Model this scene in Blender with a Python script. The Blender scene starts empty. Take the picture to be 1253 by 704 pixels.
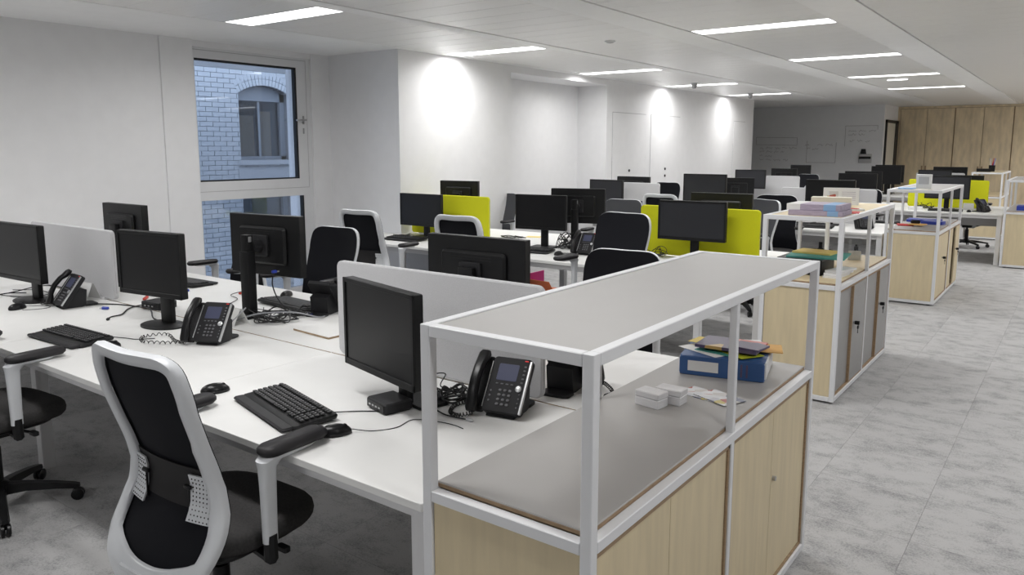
import bpy, math, random
from mathutils import Matrix, Vector
random.seed(7)
S = bpy.context.scene
COL = S.collection
PI = math.pi
def RAD(a): return math.radians(a)

# ------------------------------------------------------------------ camera, world, exposure
cam_d = bpy.data.cameras.new('camera')
cam = bpy.data.objects.new('camera', cam_d)
COL.objects.link(cam)
cam_d.sensor_width = 36.0
cam_d.lens = 943.4 / 1253.0 * 36.0
cam_d.shift_y = -(352.0 - 317.0) / 1253.0
cam_d.clip_start = 0.05
cam_d.clip_end = 200
_yaw, _pitch, _roll = -0.63788, 0.143415, 0.00056
_f = Vector((math.sin(_yaw) * math.cos(_pitch), math.cos(_yaw) * math.cos(_pitch), -math.sin(_pitch)))
_r = Vector((math.cos(_yaw), -math.sin(_yaw), 0))
_u = _r.cross(_f)
_r2 = _r * math.cos(_roll) + _u * math.sin(_roll)
_u2 = _u * math.cos(_roll) - _r * math.sin(_roll)
mw = Matrix(((_r2.x, _u2.x, -_f.x, 0), (_r2.y, _u2.y, -_f.y, 0), (_r2.z, _u2.z, -_f.z, 1.667), (0, 0, 0, 1)))
cam.matrix_world = mw
S.camera = cam
S.view_settings.view_transform = 'Standard'
S.view_settings.look = 'None'
S.view_settings.gamma = 1.0
S.view_settings.use_curve_mapping = False
S.view_settings.exposure = 0.10
LAMP = 3.5            # radiance of the ceiling light diffusers
LAMP_W = 18.2         # watts of the light below each diffuser
LAMP_SPREAD = 165     # beam of the prismatic diffuser, degrees
W = bpy.data.worlds.new('dusk_sky'); S.world = W
W.use_nodes = True
W.node_tree.nodes['Background'].inputs[0].default_value = (0.64, 0.71, 0.83, 1)
W.node_tree.nodes['Background'].inputs[1].default_value = 3.4

# ------------------------------------------------------------------ materials
MATS = {}
def mat(name, col, rough=0.5, metal=0.0, emit=0.0, bump=0.0, bscale=200.0, vary=0.0, vscale=8.0, stretch=(1, 1, 1), spec=0.5, coords='Object', emitcol=None):
    m = bpy.data.materials.new(name); m.use_nodes = True
    nt = m.node_tree; b = nt.nodes['Principled BSDF']
    b.inputs['Base Color'].default_value = (*col, 1)
    b.inputs['Roughness'].default_value = rough
    b.inputs['Metallic'].default_value = metal
    b.inputs['Specular IOR Level'].default_value = spec
    if emit:
        b.inputs['Emission Color'].default_value = (*(emitcol or col), 1)
        b.inputs['Emission Strength'].default_value = emit
    tc = nt.nodes.new('ShaderNodeTexCoord'); mp = nt.nodes.new('ShaderNodeMapping')
    mp.inputs['Scale'].default_value = stretch
    nt.links.new(tc.outputs[coords], mp.inputs[0])
    nz = nt.nodes.new('ShaderNodeTexNoise'); nz.inputs['Scale'].default_value = vscale; nz.inputs['Detail'].default_value = 4
    nt.links.new(mp.outputs[0], nz.inputs['Vector'])
    v = max(vary, 0.015)
    rp = nt.nodes.new('ShaderNodeValToRGB')
    rp.color_ramp.elements[0].position = 0.3; rp.color_ramp.elements[1].position = 0.7
    rp.color_ramp.elements[0].color = (*[c * (1 - v) for c in col], 1)
    rp.color_ramp.elements[1].color = (*[min(1, c * (1 + v)) for c in col], 1)
    nt.links.new(nz.outputs[0], rp.inputs[0]); nt.links.new(rp.outputs[0], b.inputs['Base Color'])
    if bump:
        n2 = nt.nodes.new('ShaderNodeTexNoise'); n2.inputs['Scale'].default_value = bscale; n2.inputs['Detail'].default_value = 2
        nt.links.new(mp.outputs[0], n2.inputs['Vector'])
        bp = nt.nodes.new('ShaderNodeBump'); bp.inputs['Strength'].default_value = bump; bp.inputs['Distance'].default_value = 0.004
        nt.links.new(n2.outputs[0], bp.inputs['Height']); nt.links.new(bp.outputs[0], b.inputs['Normal'])
    MATS[name] = m
    return m
mat('wall_paint', (0.85, 0.85, 0.86), 0.65, bump=0.05, bscale=300)
mat('grey_wall', (0.82, 0.825, 0.835), 0.45)
mat('ceiling_metal', (0.87, 0.865, 0.855), 0.38, bump=0.05, bscale=6, stretch=(0.3, 4, 1), spec=0.5)
mat('ceiling_plaster', (0.94, 0.94, 0.94), 0.7)
mat('white_frame', (0.80, 0.81, 0.83), 0.4)
mat('desk_white', (0.84, 0.84, 0.825), 0.42)
mat('leg_white', (0.74, 0.74, 0.75), 0.45)
mat('ply_edge', (0.36, 0.25, 0.15), 0.6, vary=0.25, vscale=40, stretch=(1, 1, 12))
mat('birch', (0.71, 0.60, 0.395), 0.5, vary=0.06, vscale=5, stretch=(6, 6, 0.7), bump=0.03, bscale=60)
mat('birch_far', (0.76, 0.63, 0.43), 0.55, vary=0.16, vscale=3, stretch=(3, 3, 0.9))
mat('grey_laminate', (0.40, 0.39, 0.38), 0.40, bump=0.02, bscale=600)
mat('grey_door', (0.34, 0.335, 0.33), 0.45)
mat('divider_grey', (0.60, 0.60, 0.615), 0.95, bump=0.35, bscale=420, vary=0.05, vscale=250)
mat('divider_yellow', (0.70, 0.71, 0.012), 0.9, bump=0.25, bscale=420, vary=0.04, vscale=250)
mat('seam_grey', (0.45, 0.45, 0.46), 0.9)
mat('black_plastic', (0.010, 0.0102, 0.011), 0.45, bump=0.03, bscale=700, spec=0.28)
mat('black_gloss', (0.008, 0.008, 0.009), 0.3, spec=0.35)
mat('dark_grey_plastic', (0.022, 0.022, 0.024), 0.5, spec=0.28)
mat('screen_black', (0.009, 0.009, 0.010), 0.35, spec=0.3)
mat('screen_grey', (0.030, 0.031, 0.036), 0.4, spec=0.3)
mat('mesh_black', (0.009, 0.0095, 0.013), 0.8, spec=0.2, bump=0.5, bscale=900)
mat('mesh_grey', (0.050, 0.052, 0.060), 0.8, bump=0.5, bscale=900)
mat('lumbar_dark', (0.022, 0.021, 0.022), 0.6, spec=0.2)
mat('seat_fabric', (0.060, 0.058, 0.058), 0.95, spec=0.1, bump=0.4, bscale=500, vary=0.15, vscale=120)
mat('chair_white', (0.70, 0.72, 0.745), 0.35)
mat('pad_black', (0.018, 0.017, 0.019), 0.5, spec=0.35)
mat('key_grey', (0.022, 0.022, 0.024), 0.5)
mat('key_print', (0.30, 0.30, 0.31), 0.6)
mat('silver', (0.62, 0.63, 0.64), 0.3, metal=0.8)
mat('steel', (0.45, 0.45, 0.46), 0.3, metal=1.0)
mat('phone_screen', (0.045, 0.05, 0.085), 0.4, spec=0.2, emit=0.06, emitcol=(0.25, 0.27, 0.5))
mat('phone_screen_blue', (0.08, 0.10, 0.30), 0.25, emit=0.35, emitcol=(0.2, 0.25, 0.9))
mat('led_red', (0.6, 0.02, 0.02), 0.4, emit=0.6)
mat('phone_key', (0.14, 0.14, 0.15), 0.5)
mat('phone_black', (0.020, 0.020, 0.022), 0.6, spec=0.25)
mat('cable_black', (0.012, 0.012, 0.013), 0.5)
mat('cable_grey', (0.30, 0.31, 0.33), 0.5)
mat('plug_blue', (0.03, 0.06, 0.42), 0.45)
mat('plug_red', (0.50, 0.045, 0.03), 0.5)
mat('paper_white', (0.80, 0.80, 0.79), 0.75)
mat('paper_cream', (0.72, 0.69, 0.60), 0.75)
mat('paper_lilac', (0.42, 0.36, 0.46), 0.6, vary=0.25, vscale=25, stretch=(1, 1, 40))
mat('binder_blue', (0.035, 0.10, 0.27), 0.35)
mat('purple_cover', (0.10, 0.075, 0.15), 0.4)
mat('orange_paper', (0.72, 0.42, 0.13), 0.7)
mat('orange_box', (0.62, 0.15, 0.045), 0.6)
mat('yellow_paper', (0.78, 0.62, 0.20), 0.7)
mat('lime_paper', (0.50, 0.56, 0.03), 0.7)
mat('teal_paper', (0.07, 0.34, 0.30), 0.6)
mat('red_paper', (0.60, 0.05, 0.05), 0.6)
mat('magenta', (0.40, 0.01, 0.16), 0.6)
mat('blue_light', (0.25, 0.42, 0.66), 0.6)
mat('card_plastic', (0.78, 0.78, 0.80), 0.25, vary=0.06, vscale=30, stretch=(1, 1, 12))
mat('window_white', (0.74, 0.745, 0.76), 0.4)
mat('gasket', (0.012, 0.014, 0.018), 0.5)
mat('brick_glazed', (0.42, 0.445, 0.475), 0.35, vary=0.10, vscale=3, coords='Generated')
mat('mortar', (0.20, 0.21, 0.23), 0.9)
mat('stone_sill', (0.38, 0.40, 0.43), 0.7)
mat('old_window_frame', (0.22, 0.24, 0.27), 0.6)
mat('dark_room', (0.055, 0.06, 0.065), 0.9)
mat('brown_board', (0.40, 0.27, 0.15), 0.8)
mat('board_ink', (0.20, 0.17, 0.18), 0.8)
mat('door_black', (0.015, 0.015, 0.016), 0.5)
mat('lamp_diffuser', (1, 1, 1), 0.6, emit=LAMP, emitcol=(1.0, 0.99, 0.98))
mat('box_grey', (0.50, 0.50, 0.51), 0.6)
# photographs printed on the flyers
def print_mat(name, cols, scale):
    m = mat(name, cols[0], 0.35)
    nt = m.node_tree; b = nt.nodes['Principled BSDF']
    tc = nt.nodes.new('ShaderNodeTexCoord'); v = nt.nodes.new('ShaderNodeTexVoronoi'); v.inputs['Scale'].default_value = scale
    rp = nt.nodes.new('ShaderNodeValToRGB'); rp.color_ramp.interpolation = 'CONSTANT'
    while len(rp.color_ramp.elements) < len(cols): rp.color_ramp.elements.new(0.5)
    for i, c in enumerate(cols):
        rp.color_ramp.elements[i].position = i / len(cols); rp.color_ramp.elements[i].color = (*c, 1)
    nt.links.new(tc.outputs['Object'], v.inputs['Vector']); nt.links.new(v.outputs['Color'], rp.inputs[0]); nt.links.new(rp.outputs[0], b.inputs['Base Color'])
print_mat('flyer_print', [(0.55, 0.56, 0.60), (0.75, 0.76, 0.78), (0.20, 0.22, 0.30), (0.62, 0.60, 0.58), (0.45, 0.10, 0.07), (0.68, 0.70, 0.74), (0.6, 0.5, 0.12)], 28)
print_mat('magazine_print', [(0.10, 0.075, 0.15), (0.10, 0.075, 0.15), (0.55, 0.12, 0.10), (0.10, 0.075, 0.15), (0.60, 0.40, 0.14), (0.13, 0.10, 0.18)], 12)
# carpet
def carpet():
    m = bpy.data.materials.new('carpet'); m.use_nodes = True; nt = m.node_tree; b = nt.nodes['Principled BSDF']
    b.inputs['Roughness'].default_value = 1.0; b.inputs['Specular IOR Level'].default_value = 0.1
    g = nt.nodes.new('ShaderNodeNewGeometry')
    sp = nt.nodes.new('ShaderNodeVectorMath'); sp.operation = 'SCALE'; sp.inputs['Scale'].default_value = 2.0
    of = nt.nodes.new('ShaderNodeVectorMath'); of.operation = 'ADD'; of.inputs[1].default_value = (0.95, 0.0, 0.0)
    fl = nt.nodes.new('ShaderNodeVectorMath'); fl.operation = 'FLOOR'
    wn = nt.nodes.new('ShaderNodeTexWhiteNoise'); wn.noise_dimensions = '2D'
    L = nt.links.new
    L(g.outputs['Position'], sp.inputs[0]); L(sp.outputs[0], of.inputs[0]); L(of.outputs[0], fl.inputs[0]); L(fl.outputs[0], wn.inputs['Vector'])
    mp = nt.nodes.new('ShaderNodeMapping'); mp.inputs['Scale'].default_value = (3.4, 4.6, 1)
    ad = nt.nodes.new('ShaderNodeVectorMath'); ad.operation = 'MULTIPLY_ADD'; ad.inputs[1].default_value = (7, 9, 0)
    L(wn.outputs['Color'], ad.inputs[0]); L(g.outputs['Position'], mp.inputs[0]); L(mp.outputs[0], ad.inputs[2])
    n1 = nt.nodes.new('ShaderNodeTexNoise'); n1.inputs['Scale'].default_value = 1.5; n1.inputs['Detail'].default_value = 8; n1.inputs['Roughness'].default_value = 0.74
    L(ad.outputs[0], n1.inputs['Vector'])
    n2 = nt.nodes.new('ShaderNodeTexNoise'); n2.inputs['Scale'].default_value = 110; n2.inputs['Detail'].default_value = 6; n2.inputs['Roughness'].default_value = 0.8
    L(g.outputs['Position'], n2.inputs['Vector'])
    mx = nt.nodes.new('ShaderNodeMath'); mx.operation = 'MULTIPLY_ADD'; mx.inputs[1].default_value = 0.9; L(n2.outputs[0], mx.inputs[0]); L(n1.outputs[0], mx.inputs[2])
    m3 = nt.nodes.new('ShaderNodeMath'); m3.operation = 'MULTIPLY_ADD'; m3.inputs[1].default_value = 0.035; L(wn.outputs['Value'], m3.inputs[0]); L(mx.outputs[0], m3.inputs[2])
    rp = nt.nodes.new('ShaderNodeValToRGB')
    rp.color_ramp.elements[0].position = 0.68; rp.color_ramp.elements[0].color = (0.20, 0.20, 0.206, 1)
    rp.color_ramp.elements[1].position = 1.26; rp.color_ramp.elements[1].color = (0.50, 0.497, 0.497, 1)
    L(m3.outputs[0], rp.inputs[0]); L(rp.outputs[0], b.inputs['Base Color'])
    bp = nt.nodes.new('ShaderNodeBump'); bp.inputs['Strength'].default_value = 0.5; bp.inputs['Distance'].default_value = 0.004
    L(n2.outputs[0], bp.inputs['Height']); L(bp.outputs[0], b.inputs['Normal'])
    MATS['carpet'] = m
carpet()
def glass():
    m = bpy.data.materials.new('window_glass'); m.use_nodes = True; nt = m.node_tree
    for n in list(nt.nodes):
        if n.type == 'BSDF_PRINCIPLED': nt.nodes.remove(n)
    out = [n for n in nt.nodes if n.type == 'OUTPUT_MATERIAL'][0]
    t = nt.nodes.new('ShaderNodeBsdfTransparent'); t.inputs[0].default_value = (0.82, 0.87, 0.93, 1)
    gl = nt.nodes.new('ShaderNodeBsdfGlossy'); gl.inputs['Roughness'].default_value = 0.02
    fr = nt.nodes.new('ShaderNodeFresnel'); fr.inputs[0].default_value = 1.55
    mx = nt.nodes.new('ShaderNodeMixShader')
    nt.links.new(fr.outputs[0], mx.inputs[0]); nt.links.new(t.outputs[0], mx.inputs[1]); nt.links.new(gl.outputs[0], mx.inputs[2]); nt.links.new(mx.outputs[0], out.inputs[0])
    MATS['window_glass'] = m
    m2 = m.copy(); m2.name = 'clear_acrylic'; MATS['clear_acrylic'] = m2
    for n in m2.node_tree.nodes:
        if n.type == 'MIX_SHADER':
            for l in list(n.inputs[0].links): m2.node_tree.links.remove(l)
            n.inputs[0].default_value = 0.10
        if n.type == 'BSDF_TRANSPARENT': n.inputs[0].default_value = (0.95, 0.96, 0.97, 1)
glass()

# ------------------------------------------------------------------ mesh builder
def T(x=0, y=0, z=0): return Matrix.Translation((x, y, z))
def RX(a): return Matrix.Rotation(RAD(a), 4, 'X')
def RY(a): return Matrix.Rotation(RAD(a), 4, 'Y')
def RZ(a): return Matrix.Rotation(RAD(a), 4, 'Z')
def rrect(w, d, r, n=4):
    r = min(r, w / 2 - 1e-5, d / 2 - 1e-5); pts = []
    for cx, cy, a0 in ((w / 2 - r, d / 2 - r, 0), (-w / 2 + r, d / 2 - r, 90), (-w / 2 + r, -d / 2 + r, 180), (w / 2 - r, -d / 2 + r, 270)):
        for k in range(n + 1):
            a = RAD(a0 + 90 * k / n); pts.append((cx + r * math.cos(a), cy + r * math.sin(a)))
    return pts
class MB:
    def __init__(s): s.v = []; s.f = []
    def add(s, vs, fs, M=None):
        o = len(s.v)
        s.v += [tuple(M @ Vector(p)) if M else tuple(p) for p in vs]
        s.f += [tuple(i + o for i in f) for f in fs]
        return s
    def box(s, x0, x1, y0, y1, z0, z1, M=None):
        vs = [(x, y, z) for z in (z0, z1) for y in (y0, y1) for x in (x0, x1)]
        return s.add(vs, [(0, 2, 3, 1), (4, 5, 7, 6), (0, 1, 5, 4), (2, 6, 7, 3), (0, 4, 6, 2), (1, 3, 7, 5)], M)
    def cbox(s, cx, cy, cz, w, d, h, M=None): return s.box(cx - w / 2, cx + w / 2, cy - d / 2, cy + d / 2, cz - h / 2, cz + h / 2, M)
    def loft(s, rings, M=None, cap=True, closed=True):
        n = len(rings[0]); vs = [p for r in rings for p in r]; fs = []
        for i in range(len(rings) - 1):
            for k in range(n if closed else n - 1):
                a = i * n + k; b = i * n + (k + 1) % n
                fs.append((a, b, b + n, a + n))
        if cap: fs.append(tuple(range(n))[::-1]); fs.append(tuple((len(rings) - 1) * n + k for k in range(n)))
        return s.add(vs, fs, M)
    def slab(s, w, d, z0, z1, r=0.01, ch=0.002, n=3, M=None, ox=0, oy=0):
        ch = min(ch, (z1 - z0) / 2.01)
        rings = []
        for z, i in ((z0, ch), (z0 + ch, 0), (z1 - ch, 0), (z1, ch)):
            rings.append([(x + ox, y + oy, z) for x, y in rrect(w - 2 * i, d - 2 * i, max(r - i, 1e-4), n)])
        return s.loft(rings, M)
    def cyl(s, r0, r1, z0, z1, n=12, M=None):
        return s.loft([[(r * math.cos(2 * PI * k / n), r * math.sin(2 * PI * k / n), z) for k in range(n)] for r, z in ((r0, z0), (r1, z1))], M)
    def lathe(s, prof, n=16, M=None):
        return s.loft([[(r * math.cos(2 * PI * k / n), r * math.sin(2 * PI * k / n), z) for k in range(n)] for r, z in prof], M)
    def tube(s, pts, r, n=6, M=None):
        pts = [Vector(p) for p in pts]; rings = []; up = Vector((0.13, 0.27, 0.95))
        for i, p in enumerate(pts):
            d = (pts[min(i + 1, len(pts) - 1)] - pts[max(i - 1, 0)]).normalized()
            a = d.cross(up)
            if a.length < 1e-4: a = d.cross(Vector((1, 0, 0)))
            a.normalize(); b = a.cross(d).normalized(); up = b if b.length else up
            rr = r[i] if isinstance(r, (list, tuple)) else r
            rings.append([tuple(p + (a * math.cos(2 * PI * k / n) + b * math.sin(2 * PI * k / n)) * rr) for k in range(n)])
        return s.loft(rings, M)
    def mesh(s, name, smooth=35):
        me = bpy.data.meshes.new(name); me.from_pydata(s.v, [], s.f)
        import bmesh
        bm = bmesh.new(); bm.from_mesh(me); bmesh.ops.recalc_face_normals(bm, faces=bm.faces); bm.to_mesh(me); bm.free()
        if smooth:
            me.polygons.foreach_set('use_smooth', [True] * len(me.polygons)); me.set_sharp_from_angle(angle=RAD(smooth))
        me.update()
        return me
def spline(pts, k=6):
    P = [Vector(p) for p in pts]; out = []
    for i in range(len(P) - 1):
        p0 = P[max(i - 1, 0)]; p1 = P[i]; p2 = P[i + 1]; p3 = P[min(i + 2, len(P) - 1)]
        for j in range(k):
            t = j / k
            out.append(0.5 * ((2 * p1) + (p2 - p0) * t + (2 * p0 - 5 * p1 + 4 * p2 - p3) * t * t + (3 * p1 - p0 - 3 * p2 + p3) * t ** 3))
    out.append(P[-1]); return out
def link(name, data, parent=None, loc=None, rot=None):
    o = bpy.data.objects.new(name, data); COL.objects.link(o)
    if parent: o.parent = parent
    if loc: o.location = loc
    if rot is not None: o.rotation_euler = rot if not isinstance(rot, (int, float)) else (0, 0, RAD(rot))
    return o
def obj(name, mb, m, parent=None, loc=None, rot=None, smooth=35):
    me = mb if isinstance(mb, bpy.types.Mesh) else mb.mesh(name, smooth)
    if m and not me.materials: me.materials.append(MATS[m])
    return link(name, me, parent, loc, rot)
CACHE = {}
def cached(key, m, fn, smooth=35):
    k = (key, m)
    if k not in CACHE:
        me = fn().mesh(key, smooth); me.materials.append(MATS[m]); CACHE[k] = me
    return CACHE[k]
def tag(o, label, cat, group=None, kind=None):
    o['label'] = label; o['category'] = cat
    if group: o['group'] = group
    if kind: o['kind'] = kind
    return o
def thing(name, label, cat, loc, rz=0, group=None):
    return tag(link(name, None, None, loc, rz), label, cat, group)
def struct(name, mb, m, label=None, cat=None, loc=None, smooth=0):
    o = obj(name, mb, m, None, loc, smooth=smooth); o['kind'] = 'structure'
    if label: o['label'] = label; o['category'] = cat
    return o

# ------------------------------------------------------------------ the setting
CH = 2.70
XL = -7.02
fl = struct('floor', MB().box(-9.2, 8.2, -3.6, 22.6, -0.12, -0.005), 'carpet', 'grey mottled carpet tile floor of the open office', 'floor')
# carpet tiles, 0.5 m, seams on X = -0.475 + 0.5 k
tiles = []
for i in range(-17, 17):
    for j in range(-7, 45):
        x = -0.475 + 0.5 * i; y = 0.5 * j
        tiles.append((x, y))
def tile_shape(mb, x, y, M=None): return mb.box(x + 0.0006, x + 0.4994, y + 0.0006, y + 0.4994, -0.005, 0.0, M)
def tile_key(t):
    x, y = t; d = math.hypot(x, y)
    vis = (x > -1.3 and y > 1.9 and x < -0.2 + 0.35 * y) or (x > -1.8 and 3.2 < y < 5.4) or (x < -2.9 and y < 1.2 and x > -5.2 and y > 0.2)
    return (0 if vis else 1, d)
tiles.sort(key=tile_key)
tm = MB(); tile_shape(tm, 0, 0); tmesh = tm.mesh('carpet_tile', 0); tmesh.materials.append(MATS['carpet'])
for x, y in tiles[:260]: link('carpet_tile', tmesh, fl, (x, y, 0))
rest = MB()
for x, y in tiles[260:]: tile_shape(rest, x, y)
ro = obj('carpet_tiles', rest, 'carpet', fl, smooth=0); ro['kind'] = 'stuff'

ce = struct('ceiling', MB().box(-9.2, 8.2, -3.6, 22.6, CH + 0.03, CH + 0.12), 'ceiling_plaster', 'white perforated metal plank ceiling with flush strips', 'ceiling')
COLS = [(-5.87, -4.67), (-4.50, -3.31), (-2.97, -1.76), (-1.41, -0.20), (0.14, 1.34), (1.68, 2.88), (3.22, 4.42), (4.76, 5.96), (6.30, 7.96)]
LROWS = [-1.60, 1.20, 4.02, 6.80, 9.60, 12.40, 15.22, 18.0, 20.8]
PW = 0.28
lamp_cols = (0, 2, 4, 5, 6)
def has_lamp(ci, y):
    if ci not in lamp_cols: return False
    if ci < 4 and y > 16: return False
    if y < 0: return ci == 2
    if ci == 5: return y > 15
    return not (ci == 6 and y < 9)
pl_mesh = {}
for ci, (a, b) in enumerate(COLS):
    me = MB().slab(b - a - 0.004, PW - 0.004, 0.0, 0.03, r=0.003, ch=0.003, n=1).mesh('ceiling_plank', 0); me.materials.append(MATS['ceiling_metal']); pl_mesh[ci] = me
prest = MB(); nrest = 0
for ci, (a, b) in enumerate(COLS):
    for k in range(-26, 66):
        # plank rows keep step with the lamps
        yc = 4.02 + PW * k
        lr = min(LROWS, key=lambda l: abs(l - yc))
        if has_lamp(ci, lr) and abs(lr - yc) < 0.141: continue
        if 2.6 < yc < 14.5 and ci < 5 and not (ci >= 3 and yc > 12.0) and not (ci == 4 and yc < 7.0):
            link('ceiling_plank', pl_mesh[ci], ce, ((a + b) / 2, yc, CH))
        else:
            prest.slab(b - a - 0.004, PW - 0.004, 0, 0.03, r=0.003, ch=0.003, n=1, M=T((a + b) / 2, yc, CH))
po = obj('ceiling_planks', prest, 'ceiling_metal', ce, smooth=0); po['kind'] = 'stuff'
for a, b in ((-4.666, -4.504), (-3.306, -2.974), (-1.756, -1.414), (-0.196, 0.136), (1.344, 1.676), (2.884, 3.216), (4.424, 4.756), (5.964, 6.296)):
    obj('ceiling_strip', MB().box(a, b, -3.5, 22.4, CH - 0.006, CH + 0.03), 'ceiling_plaster', ce, smooth=0)
obj('ceiling_margin', MB().box(-9.2, -5.874, -3.5, 22.4, CH - 0.001, CH + 0.03), 'ceiling_plaster', ce, smooth=0)

# lights
n = 0
LCOL = {0: 'left wall side', 2: 'storage unit side', 4: 'aisle side', 5: 'added fill just beyond the aisle', 6: 'added fill well beyond the aisle', 7: 'by the opposite wall'}  # both columns beyond the aisle are out of view, added to brighten the far end
LROW = {4.02: 'just past the window', 6.80: 'over the yellow row by the column', 9.60: 'over the second grey row', 12.40: 'over the far yellow row front', 15.22: 'between the last two rows', 18.0: 'before the last bench end', 20.8: 'added fill right at the cupboards', 1.20: 'over the nearest bench', -1.60: 'before the nearest bench'}  # cupboard row is out of view, added to lift the dim back wall
for ci in lamp_cols:
    for y in LROWS:
        if not has_lamp(ci, y): continue
        a, b = COLS[ci]
        L = thing('ceiling_light', 'lit recessed ceiling panel light, ' + LCOL[ci] + ', ' + LROW[y], 'light', ((a + b) / 2, y, CH), 0, 'recessed ceiling lights')
        w = b - a - 0.004; d = PW - 0.002
        obj('diffuser', MB().slab(w - 0.03, d - 0.02, 0.0, 0.012, r=0.004, n=1), 'lamp_diffuser', L, smooth=0)
        ld = bpy.data.lights.new('panel_light', 'AREA'); ld.shape = 'RECTANGLE'; ld.size = w - 0.03; ld.size_y = d - 0.02; ld.energy = LAMP_W; ld.spread = RAD(LAMP_SPREAD); ld.color = (1.0, 0.99, 0.98)
        link('panel_light', ld, L, (0, 0, -0.004))
        fr = MB()
        fr.box(-w / 2, w / 2, -d / 2, -d / 2 + 0.010, -0.002, 0.02).box(-w / 2, w / 2, d / 2 - 0.010, d / 2, -0.002, 0.02)
        fr.box(-w / 2, -w / 2 + 0.015, -d / 2, d / 2, -0.002, 0.02).box(w / 2 - 0.015, w / 2, -d / 2, d / 2, -0.002, 0.02)
        obj('frame', fr, 'white_frame', L, smooth=0)
em = thing('emergency_light', 'small slim lit emergency light on the ceiling between two panel lights', 'light', (-2.43, 13.1, CH))
obj('diffuser', MB().slab(0.28, 0.05, -0.016, -0.006, r=0.02, n=3), 'lamp_diffuser', em); obj('housing', MB().slab(0.33, 0.09, -0.006, 0.0, r=0.02), 'white_frame', em)
for (x, y, lb, dd) in ((-5.18, 11.9, 'small grey ceiling detector in front of a panel light above the white doors', .09), (-5.28, 14.75, 'small white ceiling detector in front of the last left panel light', .10), (-3.85, 6.8, 'flat round grey ceiling sensor near the first yellow divider row', .02)):
    d = thing('ceiling_detector', lb, 'detector', (x, y, CH))
    obj('base', MB().cyl(0.055, 0.05, -0.012, 0, 16), 'white_frame', d)
    obj('sensor_head', MB().lathe([(0.045, -0.012), (0.042, -dd * .6), (0.03, -dd), (0.002, -dd - .006)], 16), 'box_grey', d)

# walls
wl = struct('wall_left', MB().box(-7.5, XL - 0.02, -3.6, 3.97, 0, CH).box(-7.5, XL, 3.97, 4.30, 0, CH), 'wall_paint', 'plain white left wall with a shallow pier beside the window', 'wall')
struct('wall_window_head', MB().box(-7.5, XL - 0.04, 4.30, 5.80, 2.64, CH).box(-7.5, XL - 0.03, 5.74, 6.0, 0, CH), 'wall_paint', 'white plaster around the window head and jamb', 'wall')
struct('wall_column', MB().box(-7.5, -5.95, 6.0, 8.0, 0, CH), 'wall_paint', 'broad white column beside the window, bluish on its window side', 'wall')
struct('wall_recess', MB().box(-7.5, -6.50, 8.0, 10.5, 0, CH).box(-6.50, -5.97, 8.0, 10.5, 2.61, CH), 'wall_paint', 'white recessed wall under a shallow bulkhead behind the column', 'wall')
wfl = struct('wall_doors', MB().box(-7.5, -5.98, 10.5, 16.96, 0, CH), 'wall_paint', 'white wall with flush white doors', 'wall')
for n, (y0, y1, lb) in enumerate(((10.69, 11.80, 'flush white door next to the recess'), (12.0, 13.15, 'flush white door with small dark lock dots'), (15.8, 16.47, 'narrow flush white door at the far end of the white wall'))):
    d = struct('door_%d' % (n + 1), MB().box(-5.98, -5.974, y0, y1, 0.01, 2.21), 'wall_paint', lb, 'door')
    s = MB().box(-5.98, -5.9775, y0 - 0.008, y1 + 0.008, 0.0, 2.218)
    obj('door_gap', s, 'seam_grey', d, smooth=0)
    if n < 2:
        yy = (y0 + y1) / 2
        for zz in (1.18, 1.30):
            obj('lock', MB().cyl(0.022, 0.022, 0, 0.01, 10, M=T(-5.974, yy, zz) @ RY(90)), 'dark_grey_plastic', d)
struct('wall_far_left', MB().box(-9.2, -9.0, 16.9, 20.3, 0, CH).box(-9.0, -7.5, 16.8, 16.96, 0, CH), 'wall_paint', 'white side wall past the flush doors', 'wall')
wb = struct('wall_back', MB().box(-9.2, -4.0, 20.3, 22.6, 0, CH), 'grey_wall', 'grey writing wall covered in faint handwriting', 'wall')
# handwriting on the writing wall: faint strokes
random.seed(3)
def scribble(x0, x1, z, h=0.035, name='handwriting'):
    mb = MB(); x = x0
    while x < x1:
        wlen = random.uniform(0.08, 0.2); pts = []
        k = 0
        while k * 0.02 < wlen: pts.append((x + k * 0.02, 20.297, z + random.uniform(-h, h) * (0.5 if k % 2 else 1))); k += 1
        mb.tube(pts, 0.0035, 3); x += wlen + 0.05
    return mb
tx = MB()
for (x0, x1, z) in ((-6.95, -6.1, 1.66), (-6.95, -6.3, 1.56), (-6.95, -6.7, 1.46), (-6.95, -6.15, 1.36), (-4.78, -4.2, 2.08), (-4.78, -4.4, 1.99), (-4.75, -4.3, 1.83), (-5.75, -5.6, 1.64), (-5.5, -5.1, 1.74), (-5.8, -5.7, 1.74)):
    s = scribble(x0, x1, z); tx.add(s.v, s.f)
for ln in (((-7.05, 1.94), (-6.0, 1.92)), ((-7.05, 1.75), (-6.0, 1.73)), ((-6.0, 1.92), (-6.0, 1.73)), ((-7.05, 1.94), (-7.05, 1.75)), ((-5.75, 1.85), (-5.75, 1.3)), ((-5.75, 1.3), (-5.05, 1.3)), ((-5.05, 1.3), (-5.05, 1.8)), ((-4.85, 2.2), (-4.12, 2.2)), ((-4.85, 2.2), (-4.85, 1.7)), ((-4.12, 2.2), (-4.12, 2.1))):
    tx.tube([(p[0], 20.297, p[1]) for p in ln], 0.0035, 3)
o = obj('handwriting', tx, 'board_ink', wb, smooth=0); o['kind'] = 'stuff'
ht = thing('wall_dispenser', 'small white and black wall dispenser on the grey writing wall', 'dispenser', (-4.36, 20.29, 1.30))
obj('body', MB().slab(0.30, 0.07, 0, 0.22, r=.02), 'box_grey', ht); obj('tray', MB().slab(0.28, 0.10, 0.10, 0.16, r=.03), 'black_plastic', ht)
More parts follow.
